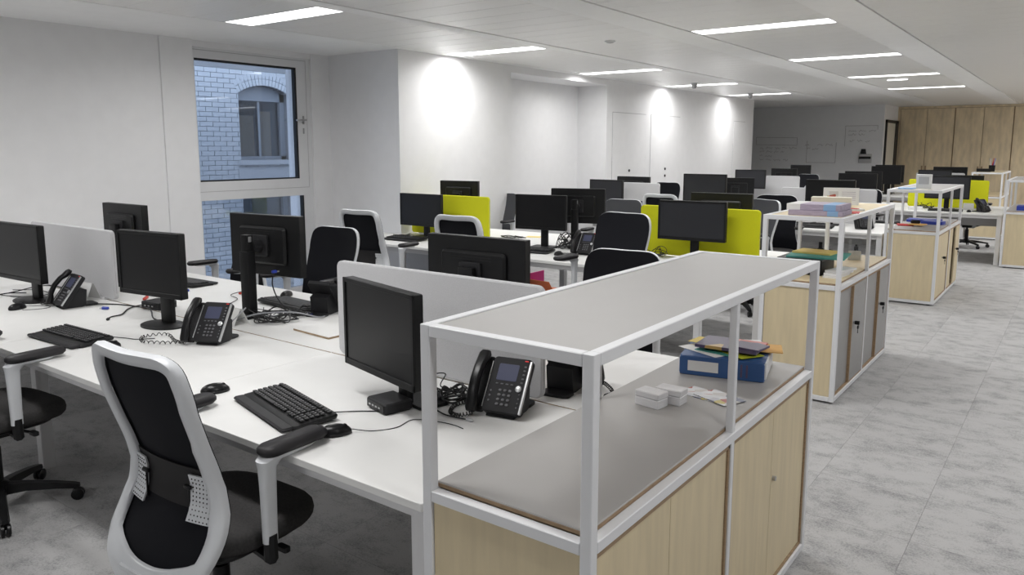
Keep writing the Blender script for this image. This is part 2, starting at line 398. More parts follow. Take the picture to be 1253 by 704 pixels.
obj('head', MB().cyl(.07, .05, 0.22, 0.34, 12, M=T(-.05, 0, 0)), 'dark_grey_plastic', ht)
# return wall with black framed doorway, then the cupboards
struct('wall_return', MB().box(-4.0, -3.99, 20.30, 20.46, 0, 2.34).box(-4.0, -3.99, 20.30, 21.95, 2.34, CH), 'wall_paint', 'white return wall above the dark doorway', 'wall')
dr = struct('door_4', MB().box(-4.0, -3.97, 20.52, 21.55, 0.01, 2.28), 'paper_cream', 'pale door in a black frame beside the birch cupboards', 'door')
obj('door_frame', MB().box(-4.0, -3.95, 20.46, 20.53, 0, 2.34).box(-4.0, -3.95, 21.54, 21.86, 0, 2.34).box(-4.0, -3.95, 20.46, 21.86, 2.27, 2.34), 'door_black', dr, smooth=0)
obj('door_handle', MB().tube([(-3.97, 21.2, 1.05), (-3.90, 21.2, 1.05), (-3.90, 21.05, 1.05)], 0.012, 6), 'door_black', dr)
struct('wall_cupboard_back', MB().box(-4.0, 8.2, 22.35, 22.6, 0, CH), 'wall_paint', 'wall behind the birch cupboards', 'wall')
cup = thing('wall_cupboard', 'full-height birch plywood cupboards along the far wall', 'cupboard', (0, 21.9, 0))
obj('carcass', MB().box(-3.99, 7.98, 0.03, 0.42, 0, 2.69), 'ply_edge', cup, smooth=0)
obj('top_rail', MB().box(-3.99, 7.98, 0.0, 0.03, 2.645, 2.695), 'birch_far', cup, smooth=0)
obj('side_stile', MB().box(-3.99, -3.93, 0.0, 0.03, 0.0, 2.64), 'birch_far', cup, smooth=0)
x = -3.925; k = 0
dm = MB().slab(0.594, 0.025, 0.08, 2.635, r=0.002, ch=0.002, n=1).mesh('cupboard_door', 0); dm.materials.append(MATS['birch_far'])
hm = MB().slab(0.03, 0.02, 0.0, 0.17, r=0.004).mesh('pull_handle'); hm.materials.append(MATS['ply_edge'])
while x < 7.3:
    gap = 0.008 if k % 2 == 0 else 0.016
    d = link('cupboard_door', dm, cup, (x + 0.302, 0.014, 0))
    link('pull_handle', hm, d, ((0.26 if k % 2 == 0 else -0.26), -0.02, 1.05))
    x += 0.604 + (0.0 if k % 2 == 0 else 0.012); k += 1
struct('wall_right', MB().box(8.0, 8.2, -3.6, 22.6, 0, CH), 'wall_paint', 'white wall across the aisle', 'wall')
struct('wall_front', MB().box(-9.2, 8.2, -3.8, -3.6, 0, CH), 'wall_paint', 'white wall behind the first desk row', 'wall')

# window
wx = -7.10
wn = struct('window_1', MB().box(wx - 0.06, wx + 0.02, 4.24, 4.345, 0, 2.64).box(wx - 0.06, wx + 0.02, 5.56, 5.74, 1.135, 2.64).box(wx - 0.06, wx + 0.02, 5.61, 5.74, 0, 1.135).box(wx - 0.06, wx + 0.02, 4.345, 5.56, 2.535, 2.64).box(wx - 0.06, wx + 0.02, 4.345, 5.56, 1.135, 1.325).box(wx - 0.06, wx + 0.02, 4.345, 5.61, 0.0, 0.10), 'window_white', 'white framed tall window with an opening upper sash looking on a brick wall', 'window')
obj('sash_line', MB().box(wx + 0.02, wx + 0.022, 4.30, 5.69, 2.612, 2.618).box(wx + 0.02, wx + 0.022, 5.685, 5.689, 1.23, 2.615).box(wx + 0.02, wx + 0.022, 4.30, 5.69, 1.222, 1.227), 'seam_grey', wn, smooth=0)
obj('gasket', MB().box(wx - 0.03, wx + 0.016, 4.345, 5.56, 2.515, 2.535).box(wx - 0.03, wx + 0.016, 5.535, 5.56, 1.325, 2.535).box(wx - 0.03, wx + 0.016, 4.345, 5.56, 1.325, 1.34).box(wx - 0.03, wx + 0.016, 5.588, 5.609, 0.10, 1.134), 'gasket', wn, smooth=0)
obj('pane', MB().box(wx - 0.035, wx - 0.025, 4.30, 5.56, 1.325, 2.535), 'window_glass', wn, smooth=0)
obj('pane', MB().box(wx - 0.035, wx - 0.025, 4.30, 5.61, 0.10, 1.135), 'window_glass', wn, smooth=0)
hd = obj('window_handle', MB().slab(0.03, 0.012, -0.045, 0.045, r=.005, M=T(wx + 0.026, 5.63, 1.97)).tube([(wx + .03, 5.63, 1.97), (wx + .075, 5.63, 1.97), (wx + .078, 5.60, 1.97), (wx + .078, 5.50, 1.965)], .010, 8).slab(0.028, 0.01, -.03, .03, r=.005, M=T(wx + .026, 5.63, 1.85)), 'steel', wn)

# building across the yard
BX = -11.2
ext = thing('neighbouring_building', 'white glazed brick building seen through the window, with an arched window', 'building', (BX, 8.0, -1.0))
AY0, AY1, AZ0, ASP, ARISE = 7.62, 8.62, 1.46, 2.55, 0.14      # arched opening
AC = (AY0 + AY1) / 2
hw = (AY1 - AY0) / 2
AR = (hw * hw + ARISE * ARISE) / (2 * ARISE); ACZ = ASP + ARISE - AR
LO = (7.62, 8.62, -1.0, 1.22)
def in_open(y, z, m=0.0):
    if AY0 - m < y < AY1 + m and AZ0 - m < z:
        if z < ASP: return True
        return math.hypot(y - AC, z - ACZ) < AR + m
    if LO[0] - m < y < LO[1] + m and z < 1.10 and z > -1: return True
    return False
# mortar core with openings left free
core = MB()
core.box(-0.35, -0.012, -5.0, AY0 - 8.0, 0, 5.0).box(-0.35, -0.012, AY1 - 8.0, 5.0, 0, 5.0).box(-0.35, -0.012, AY0 - 8.0, AY1 - 8.0, 1.10 + 1, AZ0 + 1)
seg = 14
for k in range(seg):
    ya = AY0 + (AY1 - AY0) * k / seg; yb = AY0 + (AY1 - AY0) * (k + 1) / seg; ym = (ya + yb) / 2
    zt = ACZ + math.sqrt(max(AR * AR - (ym - AC) ** 2, 0))
    core.box(-0.35, -0.012, ya - 8.0, yb - 8.0, zt + 1.0, 5.0)
obj('mortar_wall', core, 'mortar', ext, smooth=0)
bw, bh = 0.225, 0.0768
vis = []; restb = MB()
bmesh_ = MB().box(0, 0.010, 0.003, bw - 0.003, 0.003, bh - 0.003).box(-0.02, 0.0, 0.003, bw - 0.003, 0.003, bh - 0.003).mesh('brick', 0)
bmesh_ = MB().box(-0.02, 0.010, 0.004, bw - 0.004, 0.004, bh - 0.004).mesh('brick', 0); bmesh_.materials.append(MATS['brick_glazed'])
half = MB().box(-0.02, 0.010, 0.004, bw / 2 - 0.004, 0.004, bh - 0.004).mesh('brick', 0); half.materials.append(MATS['brick_glazed'])
for r in range(0, 64):
    z = -1.0 + r * bh
    y = 3.2 - (bw / 2 if r % 2 else 0)
    while y < 12.8:
        for (yy, ww, me) in ((y, bw, bmesh_),):
            c = (yy + ww / 2, z + bh / 2)
            ring = math.hypot(c[0] - AC, c[1] - ACZ) < AR + 0.15 and abs(math.atan2(c[0] - AC, c[1] - ACZ)) < math.asin(hw / AR) and c[1] > ASP - 0.02
            hit = [in_open(q, z + bh / 2) for q in (yy + 0.01, yy + ww / 2, yy + ww - 0.01)]
            if ring or all(hit): continue
            if any(hit):
                if not hit[0]:
                    e = AY0 if z + bh / 2 > 1.2 else LO[0]; w2 = e - yy; y_a = yy
                else:
                    e = AY1 if z + bh / 2 > 1.2 else LO[1]; w2 = yy + ww - e; y_a = e
                if w2 > 0.03: restb.box(-0.02, 0.010, y_a - 8.0 + 0.004, y_a - 8.0 + w2 - 0.004, z + 1 + 0.004, z + 1 + bh - 0.004)
                continue
            if 6.7 < yy < 9.0 and 0.2 < z < 3.1 and len(vis) < 290:
                vis.append(link('brick', me, ext, (0, yy - 8.0, z + 1.0)))
            else: restb.box(-0.02, 0.010, yy - 8 + 0.004, yy - 8 + ww - 0.004, z + 1 + 0.004, z + 1 + bh - 0.004)
        y += bw
ob = obj('bricks', restb, 'brick_glazed', ext, smooth=0); ob['kind'] = 'stuff'
# two rings of header bricks over the arch
for ring, (ra, rb) in enumerate(((AR + 0.004, AR + 0.105), (AR + 0.112, AR + 0.213))):
    amax = math.asin(hw / AR); nb = 17
    for k in range(nb):
        a0 = -amax + 2 * amax * k / nb + 0.004; a1 = -amax + 2 * amax * (k + 1) / nb - 0.004
        vs = []
        for xx in (-0.02, 0.012):
            for (a, q) in ((a0, ra), (a1, ra), (a1, rb), (a0, rb)): vs.append((xx, AC - 8 + q * math.sin(a), ACZ + 1 + q * math.cos(a)))
        obj('arch_brick', MB().add(vs, [(0, 1, 2, 3), (7, 6, 5, 4), (0, 4, 5, 1), (1, 5, 6, 2), (2, 6, 7, 3), (3, 7, 4, 0)]), 'brick_glazed', ext, smooth=0)
obj('sill', MB().box(-0.2, 0.06, AY0 - 8 - 0.05, AY1 - 8 + 0.05, AZ0 + 1 - 0.08, AZ0 + 1), 'stone_sill', ext, smooth=0)
obj('lower_lintel', MB().box(-0.2, 0.02, LO[0] - 8 - 0.06, LO[1] - 8 + 0.06, 2.10, 2.34), 'stone_sill', ext, smooth=0)
sw = obj('sash_window', MB().box(-0.22, -0.14, AY0 - 8, AY0 - 8 + 0.07, 2.46, 3.62).box(-0.22, -0.14, AY1 - 8 - 0.09, AY1 - 8, 2.46, 3.62).box(-0.22, -0.14, AY0 - 8, AY1 - 8, 3.44, 3.74).box(-0.22, -0.14, AY0 - 8, AY1 - 8, 2.46, 2.52).box(-0.24, -0.17, AC - 8 - 0.02, AC - 8 + 0.02, 2.46, 3.5), 'old_window_frame', ext, smooth=0)
obj('pane', MB().box(-0.20, -0.19, AY0 - 8, AY1 - 8, 2.46, 3.6), 'window_glass', sw, smooth=0)
obj('room_behind', MB().box(-1.6, -1.5, -2.5, 2.5, 0, 5).box(-1.6, -0.36, -2.5, 2.5, 4.9, 5).box(-1.6, -0.36, -2.6, -2.5, 0, 5).box(-1.6, -0.36, 2.5, 2.6, 0, 5), 'dark_room', ext, smooth=0)
for q in ((-0.32, 0.08, 3.2), (0.16, 0.42, 3.28)): obj('brown_board', MB().box(-0.30, -0.27, q[0], q[1], 2.46, q[2]), 'brown_board', ext, smooth=0)
lw = obj('lower_window', MB().box(-0.22, -0.14, LO[0] - 8, LO[0] - 8 + 0.08, 0, 2.1).box(-0.22, -0.14, LO[1] - 8 - 0.1, LO[1] - 8, 0, 2.1).box(-0.22, -0.14, LO[0] - 8, LO[1] - 8, 2.0, 2.1), 'old_window_frame', ext, smooth=0)
obj('pane', MB().box(-0.20, -0.19, LO[0] - 8, LO[1] - 8, 0, 2.05), 'window_glass', lw, smooth=0)
gy = struct('ground_yard', MB().box(-12.5, -7.5, -2, 16, -1.2, -1.0), 'mortar', 'dark paved yard outside the window', 'ground')

# ------------------------------------------------------------------ desks
DZ = 0.735
def bench(label, xl, xr, y0, y1, nmod, legs, fxl=None, panel=None, group='white bench desks'):
    t = thing('bench_desk', label, 'desk', ((xl + xr) / 2, (y0 + y1) / 2, 0))
    cx, cy = (xl + xr) / 2, (y0 + y1) / 2
    w = (xr - xl) / nmod
    for k in range(nmod):
        a = xl + k * w; b = a + w
        af = fxl if (k == 0 and fxl is not None) else a
        for (ya, yb, aa) in ((y0, cy - 0.005, af), (cy + 0.005, y1, a)):
            d = obj('desktop', MB().slab(b - aa - 0.002, yb - ya, 0.711, DZ, r=0.004, ch=0.0015, n=2), 'desk_white', t, ((aa + b) / 2 - cx, (ya + yb) / 2 - cy, 0), smooth=0)
            e = 0.004 if ya == y0 else 0
            obj('plywood_edge', MB().box(-(b - aa) / 2 + .004, (b - aa) / 2 - .004, (yb - ya) / 2 - 0.001 if ya == y0 else -(yb - ya) / 2 - .0008, (yb - ya) / 2 + 0.0008 if ya == y0 else -(yb - ya) / 2 + .001, 0.713, 0.7335), 'ply_edge', d, smooth=0)
    for ya in (y0 + 0.06, y1 - 0.06):
        obj('beam', MB().box(xl + 0.05 - cx, xr - 0.05 - cx, ya - 0.02 - cy, ya + 0.02 - cy, 0.665, 0.709), 'leg_white', t, smooth=0)
    obj('cable_tray', MB().box(xl + 0.1 - cx, xr - 0.1 - cx, -0.16, 0.16, 0.60, 0.61).box(xl + 0.1 - cx, xr - 0.1 - cx, -0.165, -0.16, 0.60, 0.66).box(xl + 0.1 - cx, xr - 0.1 - cx, 0.16, 0.165, 0.60, 0.66), 'leg_white', t, smooth=0)
    for x in legs:
        ym = (0.03, 0.03) if x in (legs[0], legs[-1]) else (0.215, 0.215)
        for ya in (y0 + ym[0] + .03, y1 - ym[1] - .03):
            obj('leg', MB().slab(0.06, 0.06, 0.0, 0.709, r=0.003, n=1), 'leg_white', t, (x - cx, ya - cy, 0), smooth=0)
        obj('leg_rail', MB().box(-0.02, 0.02, y0 + ym[0] + .06 - cy, y1 - ym[1] - .06 - cy, 0.665, 0.709), 'leg_white', t, (x - cx, 0, 0), smooth=0)
    if panel:
        for (a, b, z0, z1) in panel: obj('modesty_panel', MB().box(a - cx, b - cx, -0.18, -0.168, z0, z1), 'box_grey', t, smooth=0)
    return t
def divider(label, x0, x1, y, m, top=1.17, group=None):
    t = thing('desk_divider', label, 'divider', ((x0 + x1) / 2, y, DZ), 0, group)
    w = x1 - x0
    obj('fabric_panel', MB().slab(w, top - DZ - 0.012, -0.015, 0.015, r=0.03, ch=0.005, n=5, M=T(0, 0, (top - DZ + 0.012) / 2) @ RX(90)), m, t)
    obj('edge_seam', MB().box(-w / 2 - 0.0008, -w / 2 + .004, -0.0015, 0.0015, 0.05, top - DZ - 0.04).box(w / 2 - .004, w / 2 + 0.0008, -0.0015, 0.0015, 0.05, top - DZ - 0.04), 'seam_grey', t, smooth=0)
    for sx in (-1, 1): obj('bracket', MB().box(-0.03, 0.03, -0.020, 0.020, 0.0, 0.014), 'leg_white', t, (sx * (w / 2 - 0.15), 0, 0), smooth=0)
    return t
R1 = (1.40, 3.15); R2 = (5.27, 7.02); R3 = (9.13, 10.88); R4 = (12.85, 14.60); R5 = (16.5, 18.2)
C1, C2, C3, C4, C5 = [sum(r) / 2 for r in (R1, R2, R3, R4, R5)]
bench('long white bench desk with grey dividers, touching the grey-topped storage unit', -6.90, -1.335, *R1, 4, (-1.375, -4.26, -6.86))
bench('white bench desk with two yellow dividers, beside the white column', -5.92, -1.74, *R2, 3, (-1.78, -4.35, -5.88), fxl=-6.25, panel=[(-5.85, -4.62, 0.30, 0.66)])
bench('white bench desk with grey dividers ending at the storage unit with card box', -5.90, -1.73, *R3, 3, (-1.77, -3.12, -5.86), panel=[(-5.8, -1.8, 0.52, 0.66)])
bench('white bench desk with a yellow divider across the aisle end', -5.30, -0.90, *R4, 3, (-0.94, -3.83, -5.26), panel=[(-5.2, -1.0, 0.50, 0.66)])
bench('white bench desk closest to the birch cupboards', -5.30, -1.75, *R5, 2, (-1.79, -3.5, -5.26))
divider('grey fabric desk divider behind the monitor that stands by the storage unit', -2.65, -1.54, C1, 'divider_grey')
divider('grey fabric desk divider next to the plain left wall', -5.78, -4.68, C1, 'divider_grey')
divider('yellow fabric desk divider beside the white column', -5.92, -4.84, C2, 'divider_yellow')
divider('yellow fabric desk divider between back to back monitors by the steel frame unit', -3.13, -2.07, C2, 'divider_yellow')
divider('grey fabric desk divider in front of the flush white doors', -5.85, -4.82, C3, 'divider_grey')
divider('grey fabric desk divider behind the magazine stack', -3.12, -1.99, C3, 'divider_grey')
divider('grey fabric desk divider in front of the handwritten wall', -4.9, -3.98, C4, 'divider_grey', top=1.18)
divider('yellow fabric desk divider near the birch cupboards', -2.27, -1.17, C4, 'divider_yellow', top=1.175)
divider('small grey desk divider just before the birch cupboards', -2.75, -1.9, C5, 'divider_grey', top=1.18)

# ------------------------------------------------------------------ storage units
def unit(label, x0, x1, y0, y1, topm, shelfm, doors, keys, top=1.225, sh=0.785):
    cx, cy = (x0 + x1) / 2, (y0 + y1) / 2; w = x1 - x0; l = y1 - y0
    t = thing('storage_unit', label, 'storage unit', (cx, cy, 0))
    q = 0.03; hw_, hl = w / 2, l / 2; z0 = 0.015
    def post(x, y, za, zb): obj('post', MB().slab(q, q, za, zb, r=0.003, ch=0.001, n=2), 'white_frame', t, (x, y, 0), smooth=0)
    xs = (-hw_ + q / 2, hw_ - q / 2); ys = (-hl + q / 2, 0, hl - q / 2)
    for x in xs:
        for y in ys:
            qq = q if y else q * 0.8
            obj('post', MB().slab(qq, qq, z0, top - (0 if y else q), r=0.003, ch=0.001, n=2), 'white_frame', t, (x, y, 0), smooth=0)
    for z in (top - q, sh - q, z0):
        for x in xs: obj('rail', MB().slab(q, l - 2 * q, z, z + q, r=0.003, ch=0.002, n=2), 'white_frame', t, (x, 0, 0), smooth=0)
        for y in (ys[0], ys[2]): obj('rail', MB().slab(w - 2 * q, q, z, z + q, r=0.003, ch=0.002, n=2), 'white_frame', t, (0, y, 0), smooth=0)
    tp = obj('top_panel', MB().slab(w - 2 * q - .004, l - 2 * q - .004, top - 0.020, top - 0.003, r=0.002, n=1), topm, t, smooth=0)
    obj('plywood_edge', MB().slab(w - 2 * q - .001, l - 2 * q - .001, top - 0.021, top - 0.0045, r=0.002, n=1), 'ply_edge', tp, smooth=0)
    sp = obj('shelf_panel', MB().slab(w - 2 * q + .010, l - 2 * q - .008, sh + 0.0, sh + 0.014, r=0.002, n=1), shelfm, t, (-0.005, 0, 0), smooth=0)
    obj('plywood_edge', MB().slab(w - 2 * q + .0115, l - 2 * q - .0065, sh - 0.002, sh + 0.0115, r=0.002, n=1), 'ply_edge', sp, smooth=0)
    for y in (-hl + 0.018, hl - 0.018):
        obj('end_panel', MB().box(-hw_ + q + .002, hw_ - q - .002, y - 0.009, y + 0.009, z0 + q + .002, sh - q - .002), 'birch', t, smooth=0)
    obj('back_panel', MB().box(-hw_ + 0.008, -hw_ + 0.022, -hl + q, hl - q, z0 + q, sh - q), 'birch', t, smooth=0)
    obj('base_panel', MB().box(-hw_ + q, hw_ - q - .002, -hl + q, hl - q, z0 + .012, z0 + q), 'birch', t, smooth=0)
    for x in (-hw_ + .06, hw_ - .06):
        for y in (-hl + .06, hl - .06): obj('foot', MB().cyl(.02, .018, 0, z0 + .002, 10), 'black_plastic', t, (x, y, 0))
    za, zb = z0 + q + 0.006, sh - q - 0.006
    for bay, (ya, yb) in enumerate(((-hl + q, -0.013), (0.013, hl - q))):
        obj('door_frame', MB().box(hw_ - 0.032, hw_ - 0.008, ya, yb, za - .006, za + .004).box(hw_ - 0.032, hw_ - 0.008, ya, yb, zb - .012, zb + .006).box(hw_ - .032, hw_ - .008, ya, ya + .012, za, zb).box(hw_ - .032, hw_ - .008, yb - .012, yb, za, zb), 'ply_edge', t, smooth=0)
        ym = (ya + yb) / 2
        for k in range(2):
            dm_, y_a, y_b, dx = doors[bay][k]
            a = ya + .013 + (yb - ya - .026) * y_a; b = ya + .013 + (yb - ya - .026) * y_b
            d = obj('cabinet_door', MB().box(hw_ - 0.030 + dx, hw_ - 0.014 + dx, a + .0015, b - .0015, za + .006, zb - .014), dm_, t, smooth=0)
            if dm_ == 'grey_door':
                obj('door_edge', MB().box(hw_ - 0.031 + dx, hw_ - 0.010 + dx, a + .0005 if k else b - .014, a + .014 if k else b - .0005, za + .006, zb - .014), 'ply_edge', d, smooth=0)
            ks = keys[bay]
            if ks and k == 1:
                y = a + ks; z = 0.47
                obj('lock', MB().cyl(0.009, 0.009, 0, 0.012, 10, M=T(hw_ - 0.014 + dx, y, z) @ RY(90)), 'steel', d)
                if dm_ == 'grey_door' or keys[2]:
                    obj('key', MB().slab(0.026, 0.026, 0, 0.03, r=.008, M=T(hw_ + dx - .004, y, z) @ RY(90) @ T(0, 0, 0)).slab(.026, .03, -.004, .004, r=.010, M=T(hw_ + dx + .016, y + .012, z - .032) @ RY(90)).box(hw_ + dx + .014, hw_ + dx + .017, y + .008, y + .016, z - .075, z - .04), 'black_plastic', d)
    return t
WD = lambda m: [[(m, 0, .5, 0), (m, .5, 1, 0)], [(m, 0, .5, 0), (m, .5, 1, 0)]]
unit('white tube-frame storage unit with grey top, birch doors and a blue binder on its shelf', -1.325, -0.815, 1.395, 3.145, 'grey_laminate', 'grey_laminate', WD('birch'), [0, .022, 0])
GD = [[('grey_door', 0, .52, -.006), ('grey_door', .48, 1, .008)], [('grey_door', 0, .52, -.006), ('grey_door', .52, 1, .008)]]
unit('white tube-frame storage unit with grey sliding doors and a magazine stack on top', -1.72, -1.205, 5.15, 6.76, 'birch', 'birch', GD, [.06, .06, 0])
unit('white tube-frame storage unit with birch doors ajar and a white card box on top', -1.715, -1.19, 9.11, 10.86, 'grey_laminate', 'grey_laminate', [[('birch', 0, .5, 0), ('birch', .5, 1, 0)], [('birch', 0, .42, 0), ('birch', .62, 1, .012)]], [.03, .03, 1])
unit('white tube-frame storage unit with a birch end panel and a blue folder, across the aisle', -0.885, -0.37, 12.70, 14.45, 'grey_laminate', 'grey_laminate', WD('birch'), [.03, .03, 0])
unit('white tube-frame storage unit with a pen pot on top, nearest the birch cupboards', -1.70, -1.20, 16.45, 18.1, 'birch', 'birch', WD('birch'), [.03, .03, 0])

# ------------------------------------------------------------------ office chairs (facing +Y)
def interp(tab, v):
    for (a, fa), (b, fb) in zip(tab, tab[1:]):
        if (v - a) * (v - b) <= 0: return fa + (fb - fa) * (v - a) / (b - a)
    return tab[0][1] if abs(v - tab[0][0]) < abs(v - tab[-1][0]) else tab[-1][1]
PROF = [(1.12, -.268), (1.07, -.258), (1.0, -.250), (.92, -.232), (.82, -.198), (.74, -.170), (.67, -.155), (.60, -.160), (.53, -.192), (.46, -.232), (.40, -.257), (.34, -.265)]
def by(u, v): return interp(PROF, v) + 0.6 * u * u
RIGHT = [(0, 1.088), (.10, 1.090), (.168, 1.086), (.215, 1.055), (.234, .985), (.232, .89), (.228, .79), (.230, .70), (.244, .62), (.262, .545), (.258, .465), (.222, .400), (.155, .358), (.075, .340), (0, .336)]
def outline():
    pts = [(u, v) for u, v in RIGHT] + [(-u, v) for u, v in RIGHT[-2:0:-1]]
    P = [Vector((u, v, 0)) for u, v in pts]; n = len(P); out = []
    for i in range(n):
        p0, p1, p2, p3 = P[i - 1], P[i], P[(i + 1) % n], P[(i + 2) % n]
        for j in range(3):
            t = j / 3
            out.append(0.5 * ((2 * p1) + (p2 - p0) * t + (2 * p0 - 5 * p1 + 4 * p2 - p3) * t * t + (3 * p1 - p0 - 3 * p2 + p3) * t ** 3))
    return [(p.x, p.y) for p in out]
def back_frame():
    O = outline(); n = len(O); mb = MB(); rings = []
    for i, (u, v) in enumerate(O):
        tu = O[(i + 1) % n][0] - O[i - 1][0]; tv = O[(i + 1) % n][1] - O[i - 1][1]; l = math.hypot(tu, tv)
        nu, nv = tv / l, -tu / l      # inward for clockwise path is (tv,-tu) -> check sign
        if nu * (0 - u) + nv * (0.7 - v) < 0: nu, nv = -nu, -nv
        wd = 0.044 + (0.008 if v < .8 else 0) + (0.030 if v < 0.44 else 0.0) * min(1, (0.46 - v) / 0.1 if v < .46 else 0)
        def P(off, dy):
            a, b = u + nu * off, v + nv * off
            return (a, by(a, b) + dy, b)
        rings.append([P(0, 0.0), P(-0.002, -0.016), P(0.004, -0.030), P(wd * .5, -0.030), P(wd - .004, -0.022), P(wd, -0.012), P(wd, -0.004), P(wd * .5, 0.0)])
    rings.append(rings[0]); mb.loft(rings, cap=False); return mb
def back_mesh():
    O = outline(); n = len(O); mb = MB(); rings = []
    for s in (0.02, .2, .4, .6, .8, .93, .996):
        rings.append([(u * s, by(u * s, .7 + (v - .7) * s) + .0035, .7 + (v - .7) * s) for u, v in O])
    mb.loft(rings, cap=False)
    mb.f.append(tuple(range(n)))
    return mb
def patch(u0, u1, v0, v1, dy, th, nu=6, nv=6, rcorner=0.0):
    mb = MB(); vs = []; fs = []
    for s in (0, th):
        for j in range(nv + 1):
            for i in range(nu + 1):
                u = u0 + (u1 - u0) * i / nu; v = v0 + (v1 - v0) * j / nv
                vs.append((u, by(u, v) + dy - s, v))
    N = (nu + 1) * (nv + 1)
    for j in range(nv):
        for i in range(nu):
            a = j * (nu + 1) + i
            fs.append((a, a + 1, a + nu + 2, a + nu + 1)); fs.append((N + a, N + a + nu + 1, N + a + nu + 2, N + a + 1))
    edge = [i for i in range(nu + 1)] + [j * (nu + 1) + nu for j in range(1, nv + 1)] + [nv * (nu + 1) + i for i in range(nu - 1, -1, -1)] + [j * (nu + 1) for j in range(nv - 1, 0, -1)]
    for k in range(len(edge)):
        a, b = edge[k], edge[(k + 1) % len(edge)]; fs.append((a, b, b + N, a + N))
    return mb.add(vs, fs)
def holes(sx):
    mb = MB()
    for i in range(6):
        for j in range(10):
            u = sx * (0.128 + i * 0.0135); v = 0.566 + j * 0.0135
            if u * sx > .2 and v < .6: continue
            mb.slab(.0062, .0062, 0, .002, r=.003, n=1, M=T(u, by(u, v) - 0.0158, v) @ RX(90))
    return mb
def seat():
    mb = MB(); rings = []
    for z, s in ((.432, .86), (.436, .94), (.452, .985), (.475, 1.0), (.492, .985), (.503, .94), (.508, .80), (.509, .4)):
        rings.append([(x * s, y * s + 0.045, z - (0.02 * max(0, (y * s - .1) / .14) ** 2)) for x, y in rrect(0.50, 0.45, 0.15, 6)])
    return mb.loft(rings)
def leg_arm():
    mb = MB(); rings = []
    for r, w, z0, z1 in ((.03, .030, .075, .125), (.12, .026, .082, .118), (.24, .022, .072, .100), (.315, .020, .062, .084), (.335, .014, .060, .078)):
        rings.append([(r, -w, z0), (r, w, z0), (r, w * .7, z1), (r, -w * .7, z1)])
    return mb.loft(rings)
def caster():
    mb = MB()
    for s in (-1, 1): mb.lathe([(.006, 0), (.024, 0), (.028, .004), (.028, .014), (.022, .018), (.006, .018)], 14, M=T(.325, s * .003, .0285) @ RX(-90 * s))
    mb.cyl(.008, .008, .03, .065, 8, M=T(.318, 0, 0))
    return mb
def armpost(sx):
    mb = MB(); rings = []
    for z, w, d, y in ((.475, .030, .048, -.02), (.56, .031, .050, -.02), (.66, .034, .054, -.02), (.715, .042, .058, -.02), (.738, .058, .085, -.01), (.742, .064, .19, .05), (.750, .070, .20, .06)):
        rings.append([(x + sx * .292, yy + y, z) for x, yy in rrect(w, d, w * .45, 3)])
    return mb.loft(rings)
